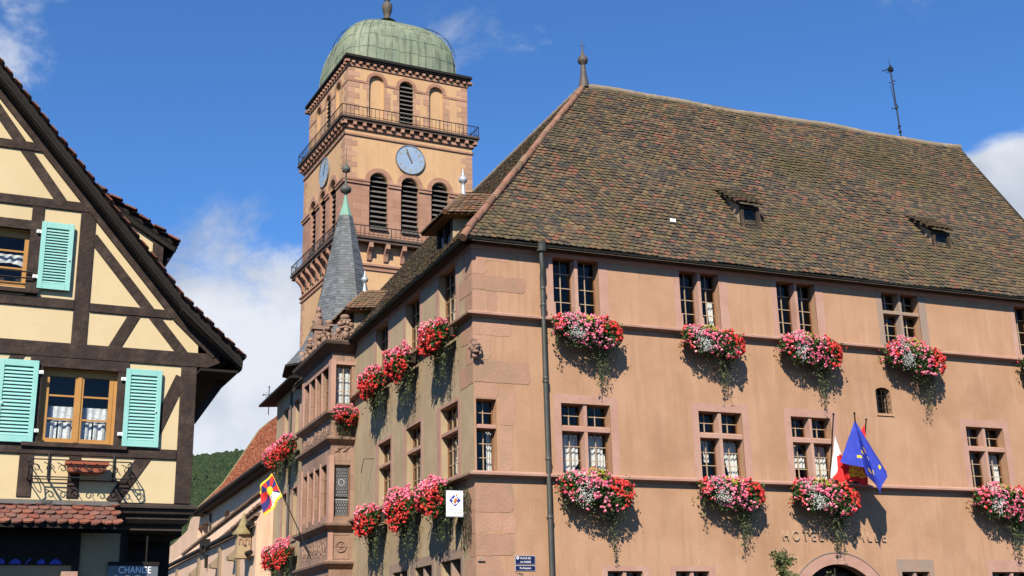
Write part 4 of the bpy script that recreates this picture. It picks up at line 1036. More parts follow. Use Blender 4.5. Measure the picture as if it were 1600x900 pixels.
    for i in range(nr):
        for j in range(na):
            m.sm.add(len(m.f)); m.f.append([i*(na+1)+j, i*(na+1)+j+1, (i+1)*(na+1)+j+1, (i+1)*(na+1)+j]); m.m.append(pat((j+.5)/na, (i+.5)/nr))
    m.build('cloth', [flY, flR, flN, flW, flG, flN], t, recalc=False)
flags()
def signs():
    t = empty('tourist_office_sign', TH0, YH, 'white projecting tourist office sign with a blue diamond, beside the building corner', 'sign')
    Y = .55; FR = lambda u, d, z: (u, Y-d, z)
    m = MB(FR); m.box(-.475, -.09, -.03, .03, 4.50, 5.06); m.build('panel', signW, t, bevel=.006)
    m = MB(FR); m.box(-.485, -.08, -.02, .02, 4.49, 4.5); m.box(-.485, -.08, -.02, .02, 5.06, 5.075); m.box(-.09, .0, -.015, .015, 4.98, 5.01); m.box(-.09, .0, -.015, .015, 4.56, 4.59); m.build('bracket', zinc, t)
    c = (-.285, 4.855)
    m = MB(FR); m.prism([(c[0]-.14, c[1]), (c[0], c[1]-.14), (c[0]+.14, c[1]), (c[0], c[1]+.14)], .0305, .034); d = m.build('logo_diamond', logoB, t)
    m = MB(FR); m.beam((c[0]+.035, c[1]+.06), (c[0]-.03, c[1]-.075), .085, .034, .037); m.beam((c[0]-.075, c[1]+.015), (c[0]+.015, c[1]+.03), .03, .034, .0365); m.beam((c[0]-.03, c[1]-.085), (c[0]+.06, c[1]-.05), .03, .034, .0362); m.ring(c[0]+.035, c[1]+.115, 0.001, .042, .034, .0372, 0, 360, 14); m.build('logo_letter_outline', signW, d)
    m = MB(FR); m.beam((c[0]+.022, c[1]+.045), (c[0]-.025, c[1]-.06), .045, .0375, .039); m.ring(c[0]+.038, c[1]+.112, 0.001, .022, .0375, .039, 0, 360, 12); m.build('logo_letter', logoO, d)
    m = MB(FR); m.beam((c[0]+.052, c[1]+.03), (c[0]+.002, c[1]-.075), .016, .0372, .0385); m.build('logo_letter_edge', logoR, d)
    text_mesh('OFFICE DE', .072, 'lettering', greytxt, t, (-.285, .0315, 4.63), FR, .0015)
    text_mesh('TOURISME', .072, 'lettering', greytxt, t, (-.285, .0315, 4.555), FR, .0015)
    for nm, z0, z1, lb, lines in (('street_sign', 3.435, 3.625, 'navy enamel street sign reading PLACE DE LA MAIRIE, above a smaller plate', (('PLACE DE', 3.548, .056, 1.15), ('LA MAIRIE', 3.468, .056, 1.15))),
                                  ('street_sign', 3.295, 3.415, 'smaller navy enamel street plate below the larger street sign', (('Rothüsplatz', 3.338, .056, 1.14),))):
        t = empty(nm, TH0, YH, lb, 'street sign')
        m = MB(FA); m.box(.90, 1.385, .004, .016, z0, z1); m.build('rim', mat('enamel_rim', (.45, .46, .55), rough=.4) if 'enamel_rim' not in MATS else MATS['enamel_rim'], t, bevel=.004)
        m = MB(FA); m.box(.914, 1.371, .016, .0195, z0+.012, z1-.012); m.build('panel', signB, t)
        for tx, z, s, u in lines: text_mesh(tx, s, 'lettering', signW, t, (u, .0202, z), FA, .001)
        m = MB(FA)
        if z0 > 3.4: m.ring(.965, 3.575, .018, .034, .0196, .0215, 0, 360, 10)
        for u in (.912, 1.372):
            for z in (z0+.012, z1-.012): m.ball((u, .017, z), .006, 6)
        m.build('emblem_and_screws', signW, t)
signs()
# aerial on the main ridge
def aerial():
    t = empty('roof_aerial', to_world(16.86, 4.3, 17.5), YH, 'thin bare aerial mast standing on the ridge of the big brown roof', 'aerial')
    m = MB(); m.tube([(0, 0, 0), (-.12, 0, 2.72)], .026, 6); m.build('mast', iron, t)
    m = MB(); m.tube([(-.1, -.06, 2.66), (-.1, .2, 2.62), (-.22, .3, 2.62)], .02, 5); m.box(-.16, -.02, -.05, .06, 2.5, 2.62); m.tube([(-.12, 0, 2.7), (-.12, 0, 2.95)], .008, 4)
    m.tube([(-.28, 0, 2.42), (-.1, 0, 2.46), (.0, 0, 2.5)], .014, 4)
    for z, l in ((2.02, .14), (2.14, .2), (2.05, -.1), (1.22, .16), (1.1, -.16), (1.28, .12), (.55, .08), (.4, -.06)): m.tube([(-.05*z/2.72*2, 0, z), (-.05*z/2.72*2+l, .08, z+.05)], .014, 4)
    for z in (1.15, .5, .3): m.ball((-.12*z/2.72, 0, z), .055, 6, (1, 1, 1.3))
    m.tube([(-.2, 0, 1.95), (-.12, .0, 1.5), (-.11, 0, 1.2)], .010, 4); m.build('aerial_elements', iron, t)
aerial()

# ================================================================== CHURCH TOWER
TT0 = Vector((-7.999, 55.426, 0)); YT = R(26.5); TW = 6.82
def tower():
    t = empty('church_tower', TT0, YT, 'tall square pink and apricot church tower with green copper dome, balconies and clocks', 'church tower')
    faces = [FA, FB, lambda u, d, z: (TW+d, u, z), lambda u, d, z: (u, TW+d, z)]
    bell = [(1.28, 2.25), (2.93, 3.86), (4.55, 5.5)]
    upp = [(1.27, 2.07), (2.88, 3.66), (4.52, 5.30)]
    ins = .16
    low, pil, mid, top = MB(), MB(), MB(), MB()
    for fr in faces:
        low.fr = pil.fr = mid.fr = fr; top.fr = (lambda f: lambda u, d, z: f(u, d-ins, z))(fr)
        low.wall(0, TW, 0, 20.6)
        pil.wall(0, TW, 20.6, 23.86, [(a, b, 21.45, 23.86) for a, b in bell], 0, .5)
        mid.wall(0, TW, 23.86, 27.0, [(a, b, 23.86, 23.861, (b-a)/2) for a, b in bell], 0, .5)
        top.wall(ins, TW-ins, 27.0, 30.3, [(upp[1][0], upp[1][1], 27.3, 29.30, .39)]+[(a, b, 27.3, 29.30, .39) for a, b in (upp[0], upp[2])], 0, .22)
        for a, b in (upp[0], upp[2]): top.add([(a, -.15, 27.3), (b, -.15, 27.3), (b, -.15, 29.8), (a, -.15, 29.8)], [(0, 1, 2, 3)])
    low.build('lower_wall', towerPl, t); pil.build('belfry_pier', towerPk, t); mid.build('clock_storey_wall', towerPl, t); top.build('upper_wall', towerPl, t)
    m = MB(); m.box(.7, TW-.7, .7, TW-.7, 0, 30.2); m.build('inner_core', dark, t)
    # bands, imposts, arch rings
    m = MB()
    for fr in faces:
        m.fr = fr
        us = [0]+[v for p in bell for v in p]+[TW]
        for a, b in zip(us[::2], us[1::2]):
            a2 = a-.09 if a == 0 else a; b2 = b+.09 if b == TW else b
            m.box(a2, b2, -.01, .07, 23.66, 23.80); m.box(a2-.0, b2, -.01, .11, 23.80, 23.90)
        for a, b in bell: m.ring((a+b)/2, 23.90, (b-a)/2, (b-a)/2+.23, -.02, .045, 0, 180, 18)
        m.box(-.07, TW+.07, -.01, .07, 26.16, 26.26); m.box(-.06, TW+.06, -.01, .06, 19.3, 19.42); m.box(-.09, TW+.09, -.01, .09, 19.52, 19.62)
        g = (lambda f: lambda u, d, z: f(u, d-ins, z))(fr); m.fr = g
        us = [ins]+[v for p in upp for v in p]+[TW-ins]
        for a, b in zip(us[::2], us[1::2]): m.box(a, b, -.01, .03, 29.16, 29.28)
        for a, b in upp: m.ring((a+b)/2, 29.30, (b-a)/2, (b-a)/2+.17, -.02, .03, 0, 180, 18)
    m.build('stone_band', towerPk, t)
    q = MB()
    for fr in faces:
        g = (lambda f: lambda u, d, z: f(u, d-ins, z))(fr); rnd = random.Random(6)
        q.fr = g
        for a, b in upp:
            z = 27.05; k = 0
            while z < 29.1:
                for s_, e in ((a, -1), (b, 1)):
                    w = .13 if rnd.random() < .55 else .34; q.box(min(s_, s_+e*w), max(s_, s_+e*w), -.01, .012, z, z+.29)
                z += .30; k += 1
        for e0, e1 in ((ins, 1), (TW-ins, -1)):
            z = 27.05; k = 0
            while z < 30.1:
                w = .34 if k % 2 else .6; q.box(min(e0, e0+e1*w), max(e0, e0+e1*w), -.01, .010, z, z+.29); z += .30; k += 1
        q.fr = fr
        for e0, e1 in ((0, 1), (TW, -1)):
            z = 23.95; k = 0
            while z < 26.0:
                w = .36 if k % 2 else .62; q.box(min(e0, e0+e1*w), max(e0, e0+e1*w), -.01, .010, z, z+.27); z += .28; k += 1
            z = 10; k = 0
            while z < 19:
                w = .36 if k % 2 else .62; q.box(min(e0, e0+e1*w), max(e0, e0+e1*w), -.01, .010, z, z+.33); z += .34; k += 1
    q.build('corner_stones', towerQ, t)
    # louvred openings
    for fi, fr in enumerate(faces[:2]):
        for a, b in bell:
            m = MB(fr); m.add([(a, -.45, 21.4), (b, -.45, 21.4), (b, -.45, 24.5), (a, -.45, 24.5)], [(0, 1, 2, 3)])
            w = m.build('louvred_window', blackwood, t); l = MB(fr); z = 21.55
            while z < 24.2:
                hw = (b-a)/2; k = hw if z < 23.86 else math.sqrt(max(0.01, hw*hw-(z+.1-23.86)**2)); c = (a+b)/2
                l.add([(c-k, -.12, z), (c+k, -.12, z), (c+k, -.32, z+.17), (c-k, -.32, z+.17), (c-k, -.12, z+.035), (c+k, -.12, z+.035), (c+k, -.32, z+.2), (c-k, -.32, z+.2)], [(0, 1, 2, 3), (4, 5, 6, 7), (0, 1, 5, 4), (2, 3, 7, 6)])
                z += .262
            l.box(a, b, -.1, .12, 21.38, 21.46)
            l.build('louvre_slats', mat('louvre_grey', (.20, .18, .16), (.14, .12, .11), 8, .8) if 'louvre_grey' not in MATS else MATS['louvre_grey'], w)
            r = MB(fr); r.tube([(a, .02, 21.75), (b, .02, 21.75)], .015, 4)
            for k in range(7): u = a+(b-a)*(k+.5)/7; r.tube([(u, .02, 21.45), (u, .02, 21.75)], .012, 4)
            r.build('guard_rail', iron, w)
        a, b = upp[1]; g = (lambda f: lambda u, d, z: f(u, d-ins, z))(fr)
        m = MB(g); m.add([(a, -.2, 27.2), (b, -.2, 27.2), (b, -.2, 29.8), (a, -.2, 29.8)], [(0, 1, 2, 3)]); w = m.build('louvred_window', blackwood, t)
        l = MB(g); z = 27.4
        while z < 29.55:
            hw = (b-a)/2; k = hw if z < 29.2 else math.sqrt(max(.01, hw*hw-(z+.1-29.3)**2)); c = (a+b)/2
            l.add([(c-k, -.03, z), (c+k, -.03, z), (c+k, -.19, z+.13), (c-k, -.19, z+.13), (c-k, -.03, z+.03), (c+k, -.03, z+.03), (c+k, -.19, z+.16), (c-k, -.19, z+.16)], [(0, 1, 2, 3), (4, 5, 6, 7), (0, 1, 5, 4), (2, 3, 7, 6)]); z += .24
        l.build('louvre_slats', MATS['louvre_grey'], w)
    # balconies
    def slab(z, o, h, name):
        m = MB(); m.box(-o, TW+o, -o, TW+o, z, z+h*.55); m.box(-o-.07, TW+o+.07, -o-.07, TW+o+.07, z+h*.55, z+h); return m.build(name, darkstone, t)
    def rail(z, o, h, name):
        m = MB(); n = 34
        for fr in faces:
            m.fr = fr
            for zz, r_ in ((z+h, .024), (z+.1, .014)): m.tube([(-o, o, zz), (TW+o, o, zz)], r_, 4)
            for k in range(n+1):
                u = -o+(TW+2*o)*k/n; m.tube([(u, o, z), (u, o, z+h)], .013 if k % 6 else .022, 4, caps=False)
        return m.build(name, iron, t)
    b = slab(26.84, .25, .24, 'balcony'); rail(27.08, .27, .56, 'balcony_railing')
    b2 = slab(20.60, .42, .28, 'balcony'); rail(20.88, .44, .50, 'balcony_railing')
    m = MB()
    for fr in faces:
        m.fr = fr
        n = 15
        for k in range(n):
            u = -.35+(TW+.7)*(k+.5)/n-.06; m.box(u, u+.17, .0, .24, 26.66, 26.83)
        m.box(-.10, TW+.10, -.01, .10, 26.52, 26.66)
        n = 8
        for k in range(n):
            u = .42+(TW-.84)*k/(n-1)
            m.prism([(u-.1, 20.1) if False else (0, 19.75), (.08, 19.8), (.15, 20.05), (.24, 20.2), (.42, 20.36), (.42, 20.59), (0, 20.59)], u-.1, u+.1, 'u')
    m.build('corbels', towerPk, t)
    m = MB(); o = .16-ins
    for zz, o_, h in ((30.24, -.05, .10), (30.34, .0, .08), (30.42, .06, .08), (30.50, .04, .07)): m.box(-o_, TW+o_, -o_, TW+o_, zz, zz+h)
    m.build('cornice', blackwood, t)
    m = MB()
    for fr in faces:
        m.fr = fr; n = 19
        for k in range(n): u = -.2+(TW+.4)*(k+.5)/n-.06; m.box(u, u+.14, -.16, .02, 30.12, 30.235)
        m.box(ins, TW-ins, -ins-.01, -ins+.06, 29.98, 30.08)
    m.build('dentils', towerPk, t)
    # copper dome: four curved sides with rounded corners, raised seams
    def hw(z):
        s = max(0, min(1, (z-30.6)/3.55)); return 3.16*(1-s**3.3)**.46
    def plan(h, a, n=5.5):
        c, s = math.cos(a), math.sin(a); r = (abs(c)**n+abs(s)**n)**(-1/n); return (TW/2+h*r*c, TW/2+h*r*s)
    m = MB(); na = 96; zs = [30.58+3.55*(1-(1-i/26)**1.7) for i in range(27)]; P = []
    for i, z in enumerate(zs):
        for j in range(na):
            s = (z-30.6)/3.55; x, y = plan(max(.02, hw(z)), 2*math.pi*j/na+.01, 5.5-2.2*s); P.append((x, y, z))
    m.add(P, [(i*na+j, i*na+(j+1) % na, (i+1)*na+(j+1) % na, (i+1)*na+j) for i in range(26) for j in range(na)], True)
    dm = m.build('dome', copper, t)
    m = MB()
    for j in range(0, 56):
        a = 2*math.pi*(j+.5)/56
        # equal spacing along the sides of the square
        m.tube([(*plan(hw(z)+.012, a, 5.5-2.2*(z-30.6)/3.55), z) for z in zs[:-2]], .022, 4, caps=False)
    rnd = random.Random(4)
    for z in (31.4, 32.2, 33.0, 33.75, 34.3):
        m.tube([(*plan(hw(z)+.008, 2*math.pi*j/na, 5.5-2.2*(z-30.6)/3.55), z+.02*((j % 5)-2)) for j in range(na+1)], .010, 4, caps=False)
    m.build('dome_seams', copper, dm)
    m = MB()                                           # climbing irons along the edges
    for a in (R(8), R(188), R(-50)):
        L = [(*plan(hw(z)+.16, a, 5.5-2.2*(z-30.6)/3.55), z+.05) for z in zs[6:21]]; m.tube(L, .010, 4)
        L2 = [(*plan(hw(z)+.16, a+.07, 5.5-2.2*(z-30.6)/3.55), z+.05) for z in zs[6:21]]; m.tube(L2, .010, 4)
        for p, q in zip(L, L2): m.tube([p, q], .008, 3)
        for p in L[::3]: m.tube([p, (p[0]*.94+TW/2*.06, p[1]*.94+TW/2*.06, p[2]-.08)], .008, 3)
    m.build('dome_ladder', iron, dm)
    m = MB(); m.lathe([(.5, 34.74), (.22, 34.86), (.17, 34.95), (.20, 35.02), (.15, 35.08), (.21, 35.25), (.27, 35.5), (.29, 35.72), (.25, 35.76), (.27, 35.82), (.14, 35.86), (.10, 35.95), (.09, 36.02), (.17, 36.1), (.18, 36.2), (.10, 36.3), (.05, 36.5), (.02, 37.2)], (TW/2, TW/2), 14)
    m.build('urn_finial', mat('urn_lead', (.10, .085, .07), (.16, .12, .09), 5, .7), dm)
    # clocks
    for fr in faces[:2]:
        m = MB(fr); c = (3.40, 25.32) if fr is FA else (3.12, 25.28); r = .74
        m.ring(*c, .001, r, .0, .07, 0, 360, 40); f = m.build('clock', clockblue, t)
        k = MB(fr); k.ring(*c, r, r+.045, .0, .10, 0, 360, 40); k.build('clock_rim', mat('clock_rim', (.30, .27, .24), rough=.6) if 'clock_rim' not in MATS else MATS['clock_rim'], f)
        k = MB(fr)
        for h in range(12):
            a = R(90-30*h); n = (1, 2, 3, 2, 1, 2, 3, 3, 2, 1, 2, 3)[h]
            for q in range(n):
                off = (q-(n-1)/2)*.05; x0, z0 = c[0]+.5*math.cos(a)-off*math.sin(a), c[1]+.5*math.sin(a)+off*math.cos(a)
                x1, z1 = c[0]+.65*math.cos(a)-off*math.sin(a), c[1]+.65*math.sin(a)+off*math.cos(a); k.beam((x0, z0), (x1, z1), .018, .068, .078+.001*q)
        k.build('numerals', gold, f)
        k = MB(fr)
        for a, l, w in ((R(110), .58, .045), (R(118), .40, .07)):
            k.beam((c[0]-.18*math.cos(a), c[1]-.18*math.sin(a)), (c[0]+l*math.cos(a), c[1]+l*math.sin(a)), w, .085+.004*(w > .05), .097+.004*(w > .05))
        k.build('hands', gold if False else mat('clock_hand', (.30, .22, .07), (.06, .05, .04), 5, .4) if 'clock_hand' not in MATS else MATS['clock_hand'], f)
tower()

# ================================================================== CHURCH BODY AND LANE WALLS
def church():
    t = empty('church', TH0, YH, 'pink plastered church side with a sweeping red brown tiled roof behind the stone bay', 'church')
    m = MB(FB)
    top = [(21.5, 9.1), (39.0, 9.15), (43.4, 8.9), (44.4, 8.4), (50, 8.15), (57, 8.0), (60, 7.2)]
    def zt(u):
        for (a, b), (c, e) in zip(top, top[1:]):
            if a <= u <= c: return b+(e-b)*(u-a)/(c-a)
        return top[-1][1]
    m.wall(21.5, 60, 0, zt, [(37.2, 40.6, 7.62, 8.1, .1), (31.2, 32.6, 7.5, 7.85, .26)], 0, .4, cuts=[p[0] for p in top])
    m.fr = ID; m.add([(0, 60, 0), (9, 60, 0), (9, 60, 7.2), (0, 60, 7.2)], [(0, 1, 2, 3)])
    m.add([(0, 39, 9.1), (.98, 39, 10.2), (1.81, 39, 11.5), (2.75, 39, 13.05), (3.6, 39, 13.8), (4.3, 39, 14.0), (4.3, 39, 0), (0, 39, 0)], [list(range(8))])
    m.build('wall', churchPl, t)
    for a, b, c, e, r, tv in ((37.2, 40.6, 7.62, 8.1, .1, 1), (31.2, 32.6, 7.5, 7.85, .26, 0)):
        k = MB(FB); k.add([(a, -.38, c), (b, -.38, c), (b, -.38, e+r), (a, -.38, e+r)], [(0, 1, 2, 3)]); w = k.build('window', glass if False else dark, t)
        k = MB(FB); mid = (a+b)/2; k.tube([(mid, -.3, c), (mid, -.3, e+r)], .05, 5); k.tube([(a, -.3, (c+e)/2), (b, -.3, (c+e)/2)], .05, 5); k.build('bars', iron, w)
    # roof sheet rising in a curve
    prof = [(-.45, 8.82), (.05, 9.28), (.98, 10.28), (1.81, 11.58), (2.75, 13.12), (3.3, 13.62), (3.9, 13.93), (4.6, 14.1)]
    m = MB(); random.seed(21)
    for y0 in (0,):
        P = [(x, y, z-.06) for x, z in prof for y in (21.5, 39.3)]
        m.add(P, [(2*i, 2*i+1, 2*i+3, 2*i+2) for i in range(len(prof)-1)])
    r = m.build('roof', underlay, t, recalc=False)
    m = MB()
    for (x0, z0), (x1, z1) in zip(prof, prof[1:]):
        ev = Vector((x1-x0, 0, z1-z0)); tiles(m, (x0, 21.5, z0-.03), (0, 1, 0), ev, [(0, 0), (17.8, 0), (17.8, ev.length), (0, ev.length)], .19, .15, sag=0)
    m.build('tile_covering', naveTile, r, recalc=False)
    m = MB()
    for (x0, z0), (x1, z1) in zip(prof, prof[1:]):
        m.add([(x, y, z) for y in (39.25, 39.6) for x, z in ((x0, z0-.25), (x1, z1-.25), (x1, z1+.12), (x0, z0+.12))], [(0, 1, 2, 3), (4, 5, 6, 7), (0, 1, 5, 4), (1, 2, 6, 5), (2, 3, 7, 6), (3, 0, 4, 7)])
    m.build('gable_coping', mossstone, r)
    m = MB(FB); m.tube([(21.5, .47, 8.78), (39.4, .47, 8.78)], .1, 8); m.box(21.5, 39.3, .02, .40, 8.6, 8.72); m.tube([(37.3, .4, 8.75), (37.2, .2, 8.55), (36.2, .07, 8.4), (36.2, .07, 5)], .05, 8); m.build('gutter', oldwood, t)
    m = MB(); m.tube([(2.35, 35, 13.2), (2.35, 35, 14.65)], .022, 6); m.tube([(2.08, 35, 14.2), (2.62, 35, 14.2)], .02, 5)
    for a, b in ((2.08, 14.2), (2.62, 14.2), (2.35, 14.62)): m.ball((a, 35, b), .05, 6)
    for e in (-1, 1):
        for g in (-1, 1): m.tube([(2.35+e*.05, 35, 14.2+g*.05), (2.35+e*.13, 35, 14.2+g*.13), (2.35+e*.2, 35, 14.2+g*.08)], .010, 4)
    m.build('iron_cross', iron, t)
    # lane walls stepping down towards the street, coped with stepped tiles
    w = empty('lane_wall', TH0, YH, 'stepped plaster lane walls with sloping tile copings beside the church', 'wall')
    L = [(-.02, [(22.0, 7.92), (33.4, 7.54), (45, 7.12)], .12, 0), (-.33, [(21.6, 7.20), (25.8, 6.93), (33, 6.55)], .14, 0), (-.50, [(21.6, 6.78), (22.6, 6.72), (26, 6.42)], .12, 0)]
    m = MB(FB); zc = lambda u: 7.94-(u-21.5)*.0352
    m.wall(21.5, 58, 0, 6.5, d=.62)
    m.add([(21.5, .62, 6.5), (58, .62, 6.5), (58, .0, 6.95), (21.5, .0, 7.94)], [(0, 1, 2, 3)])
    m.add([(21.5, .62, 6.5), (21.5, 0, 7.94), (21.5, 0, 0), (21.5, .62, 0)], [(0, 1, 2, 3)])
    m.build('wall', churchPl, w)
    m = MB(FB); rnd = random.Random(12)
    for d, pts, ww, dz in L:
        for (u0, z0), (u1, z1) in zip(pts, pts[1:]):
            n = max(2, int((u1-u0)/.62))
            for k in range(n):
                a = u0+(u1-u0)*k/n; b = u0+(u1-u0)*(k+1.12)/n; za = z0+(z1-z0)*k/n
                m.box(a, b, -d-.1, -d+ww+.05, za-.02+rnd.uniform(-.01, .01), za+.07+rnd.uniform(-.01, .01)); m.box(a+.05, b-.03, -d-.08, -d+ww-.03, za+.07, za+.115)
    m.build('tile_coping', mat('coping_tile', (.30, .19, .13), (.20, .14, .10), 3, .95, .3, 20), w)
    m = MB(FB); m.tube([(21.6, .78, 6.46), (58, .78, 6.62)], .11, 8); m.tube([(21.6, .80, 5.40), (22.3, .80, 5.41)], .10, 8)
    m.box(32.3, 33.3, .62, .95, 6.55, 6.85); m.tube([(32.8, .9, 6.6), (32.8, .95, 6.3), (32.8, .7, 6.1), (32.8, .68, 5.6)], .08, 8); m.build('gutter', blackwood, w)
    m = MB(FB)
    for u in (25.2, 29.6, 35.5, 43): m.prism([(.62, 5.9), (1.0, 5.55), (.98, 5.4), (.62, 5.35)], u, u+.5, 'u'); m.box(u-.6, u-.1, .6, .72, 3, 6.2)
    m.build('buttress', mat('buttress_stone', (.42, .30, .21), (.34, .26, .16), 2, .95, .3, 20, streak=(.25, .18, .10)), w)
    p = empty('stone_lantern', TH0, YH, 'small carved stone turret with a mossy pointed cap on the lane wall', 'stone lantern')
    x, y = -.92, 22.55
    m = MB(); m.box(x-.25, x+.25, y-.24, y+.24, 5.36, 6.16); m.box(x-.32, x+.32, y-.30, y+.30, 5.24, 5.36); m.box(x-.28, x+.28, y-.27, y+.27, 6.08, 6.15)
    m.build('body', churchPl if False else mat('lantern_stone', (.56, .42, .24), (.48, .35, .21), 3, .95, .3, 20), p)
    m = MB(lambda u, d, z: (u, y-.24-d, z))
    for u in (x-.12, x+.11): m.ring(u, 5.92, .03, .085, -.01, .03, 0, 180, 10); m.box(u-.085, u-.05, -.01, .03, 5.75, 5.92); m.box(u+.05, u+.085, -.01, .03, 5.75, 5.92)
    m.ball((x+.03, .02, 5.75), .06, 6); m.build('carved_arches', mat('lantern_pink', (.46, .26, .19), rough=.9), p)
    m = MB(); m.lathe([(.40, 6.12), (.42, 6.18), (.30, 6.30), (.20, 6.46), (.11, 6.68), (.05, 6.86), (.015, 6.95)], (x, y), 10, True); m.build('cap', mossstone, p)
church()

# ================================================================== HALF-TIMBERED HOUSE
HH0 = Vector((-5.124, 19.333, 0)); YHH = R(25.3)
def timbered():
    t = empty('half_timbered_house', HH0, YHH, 'cream half timbered gable house with dark beams, turquoise shutters and a tiled pent roof', 'house')
    XR, ZR = -5.3, 13.02
    prof = [(XR, ZR), (-.35, 7.22), (.66, 6.30)]       # top of the right slope
    def roofline(u):
        if u < XR: u = 2*XR-u
        for (a, b), (c, e) in zip(prof, prof[1:]):
            if a <= u <= c: return b+(e-b)*(u-a)/(c-a)-.22
        return 6.1
    W1 = (-2.32, -1.21, 4.79, 5.97); W2 = (-3.85, -2.64, 7.2, 8.14)
    m = MB(FA); m.wall(-10.6, 0, 3.94, roofline, [(*W1,), (*W2,)], 0, .2, cuts=[XR, -.35])
    m.fr = ID
    m.add([(0, 0, 3.94), (0, 9.5, 3.94), (0, 9.5, 6.5), (0, 0, 6.5)], [(0, 1, 2, 3)]); m.add([(-10.6, 0, 3.94), (-10.6, 9.5, 3.94), (-10.6, 9.5, 6.5), (-10.6, 0, 6.5)], [(0, 1, 2, 3)])
    m.add([(-10.6, 9.5, 0), (0, 9.5, 0), (0, 9.5, 6.6), (XR, 9.5, 12.7), (-10.6, 9.5, 6.6)], [(0, 1, 2, 3, 4)])
    m.build('plaster_wall', cream, t)
    m = MB(); m.box(-10.3, -.5, .6, .7, 4.1, 6.8); m.box(-4.2, -2.4, .6, .7, 6.9, 8.4); m.box(-10.5, -.1, .1, 9.4, 3.95, 4.05); m.build('interior_partition', dark, t)
    # timbers: (p, q, width)
    T = [((-10.6, 6.24), (.36, 6.25), .235), ((-10.6, 6.99), (-1.95, 6.99), .155), ((-1.72, 6.97), (-.45, 6.97), .14), ((-10.6, 8.62), (-1.62, 8.62), .155), ((-7.9, 9.55), (-2.55, 9.545), .145),
         ((-.125, 3.94), (-.125, 6.13), .25), ((-1.84, 6.36), (-1.84, 8.78), .235), ((-10.6, 4.70), (-.25, 4.70), .155), ((-2.45, 3.98), (-2.45, 4.63), .20), ((-1.76, 3.98), (-1.76, 4.63), .17),
         ((-.70, 4.70), (-1.15, 3.98), .20), ((-.26, 5.9), (-.66, 4.9), .19), ((-1.02, 6.92), (-1.30, 6.36), .18), ((-3.6, 10.35), (-1.75, 7.92 if False else 8.0), .19) if False else ((-3.95, 10.92), (-2.24, 8.64), .165),
         ((-1.72, 8.10), (-.26, 6.36), .165), ((-3.0, 3.98), (-3.0, 4.63), .18), ((-2.42, 6.13), (-2.42, 4.78), .19), ((-1.14, 6.13), (-1.14, 4.78), .15), ((-2.5, 6.045), (-1.06, 6.045), .16), ((-2.60, 8.56), (-2.60, 7.08), .18), ((-4.0, 8.22), (-2.5, 8.22), .16), ((-3.95, 7.07), (-3.95, 8.55), .18),
         ((-3.55, 6.13), (-3.85, 4.8), .2), ((-5.3, 3.98), (-5.3, 11.9), .24), ((-2.7, 6.12), (-3.0, 5.6), .18)]
    m = MB(FA); rnd = random.Random(3)
    for p, q, w in T: 
        dg = abs(p[0]-q[0]) > .05 and abs(p[1]-q[1]) > .05; p = Vector(p); q = Vector(q); e = (q-p).normalized()*(.06 if dg else 0)
        m.beam(p-e, q+e, w, -.05, rnd.uniform(.012, .017) if dg else rnd.uniform(.028, .036) if abs(p.x-q.x) > .1 else rnd.uniform(.02, .026))
    # rake timbers under the verge
    for (a, b), (c, e) in zip(prof, prof[1:]):
        for s_ in (1, -1):
            f = lambda x: x if s_ == 1 else 2*XR-x
            c2, e2 = (c, e) if c < .5 else (.30, 6.30+.36*.911)
            m.beam((f(a), b-.27), (f(c2), e2-.27), .19, -.05, .043+.003*s_)
    # sill of window and moulded jetty
    m.box(-2.55, -1.02, -.02, .085, 4.73, 4.80); m.box(-3.95, -2.5, -.02, .085, 7.10, 7.17)
    m.build('timber_frame', timber, t, bevel=.006)
    m = MB(FA)
    pr = [(.0, 3.93), (.055, 3.90), (.06, 3.86), (.02, 3.84), (.0, 3.78), (-.07, 3.74), (-.05, 3.70), (-.10, 3.64), (-.18, 3.60), (-.17, 3.54), (-.24, 3.50), (-.6, 3.48), (-.6, 3.93)]
    n = len(pr); P = [(u, d, z) for u in (-10.6, .05) for d, z in pr]
    for k in range(n): P[n+k] = (.05+min(0, pr[k][0])*.7+max(0, pr[k][0]), pr[k][0], pr[k][1])
    m.add(P, [list(range(n)), list(range(n, 2*n))]+[(i, (i+1) % n, n+(i+1) % n, n+i) for i in range(n)]); m.build('jetty_moulding', oldwood, t)
    m = MB(); m.box(-.5, -.0, .6, 9.4, 3.5, 3.93); m.box(-10.5, -.2, .45, 9.4, 3.42, 3.49); m.build('jetty_beam', blackwood, t)
    # roof
    m = MB()
    for s_ in (1, -1):
        f = lambda x: x if s_ == 1 else 2*XR-x
        for (a, b), (c, e) in zip(prof, prof[1:]):
            m.add([(f(x), y, z) for y in (-.36, 9.6) for x, z in ((a, b-.16), (c, e-.16), (c, e-.05), (a, b-.05))], [(0, 1, 2, 3), (4, 5, 6, 7), (0, 1, 5, 4), (2, 3, 7, 6), (1, 2, 6, 5), (3, 0, 4, 7)])
    r = m.build('roof', blackwood, t, recalc=False)
    m = MB(); random.seed(31)
    for s_ in (1, -1):
        f = lambda x: x if s_ == 1 else 2*XR-x
        for (a, b), (c, e) in zip(prof, prof[1:]):
            ev = Vector((f(a)-f(c), 0, b-e)); tiles(m, (f(c), 0, e-.03), (0, 1, 0), ev, [(-.42, 0), (9.6, 0), (9.6, ev.length), (-.42, ev.length)], .18, .115, .6, sag=0, th=.016, lift=.024)
    m.build('tile_covering', redtile, r, recalc=False)
    m = MB(FA)                                         # barge boards
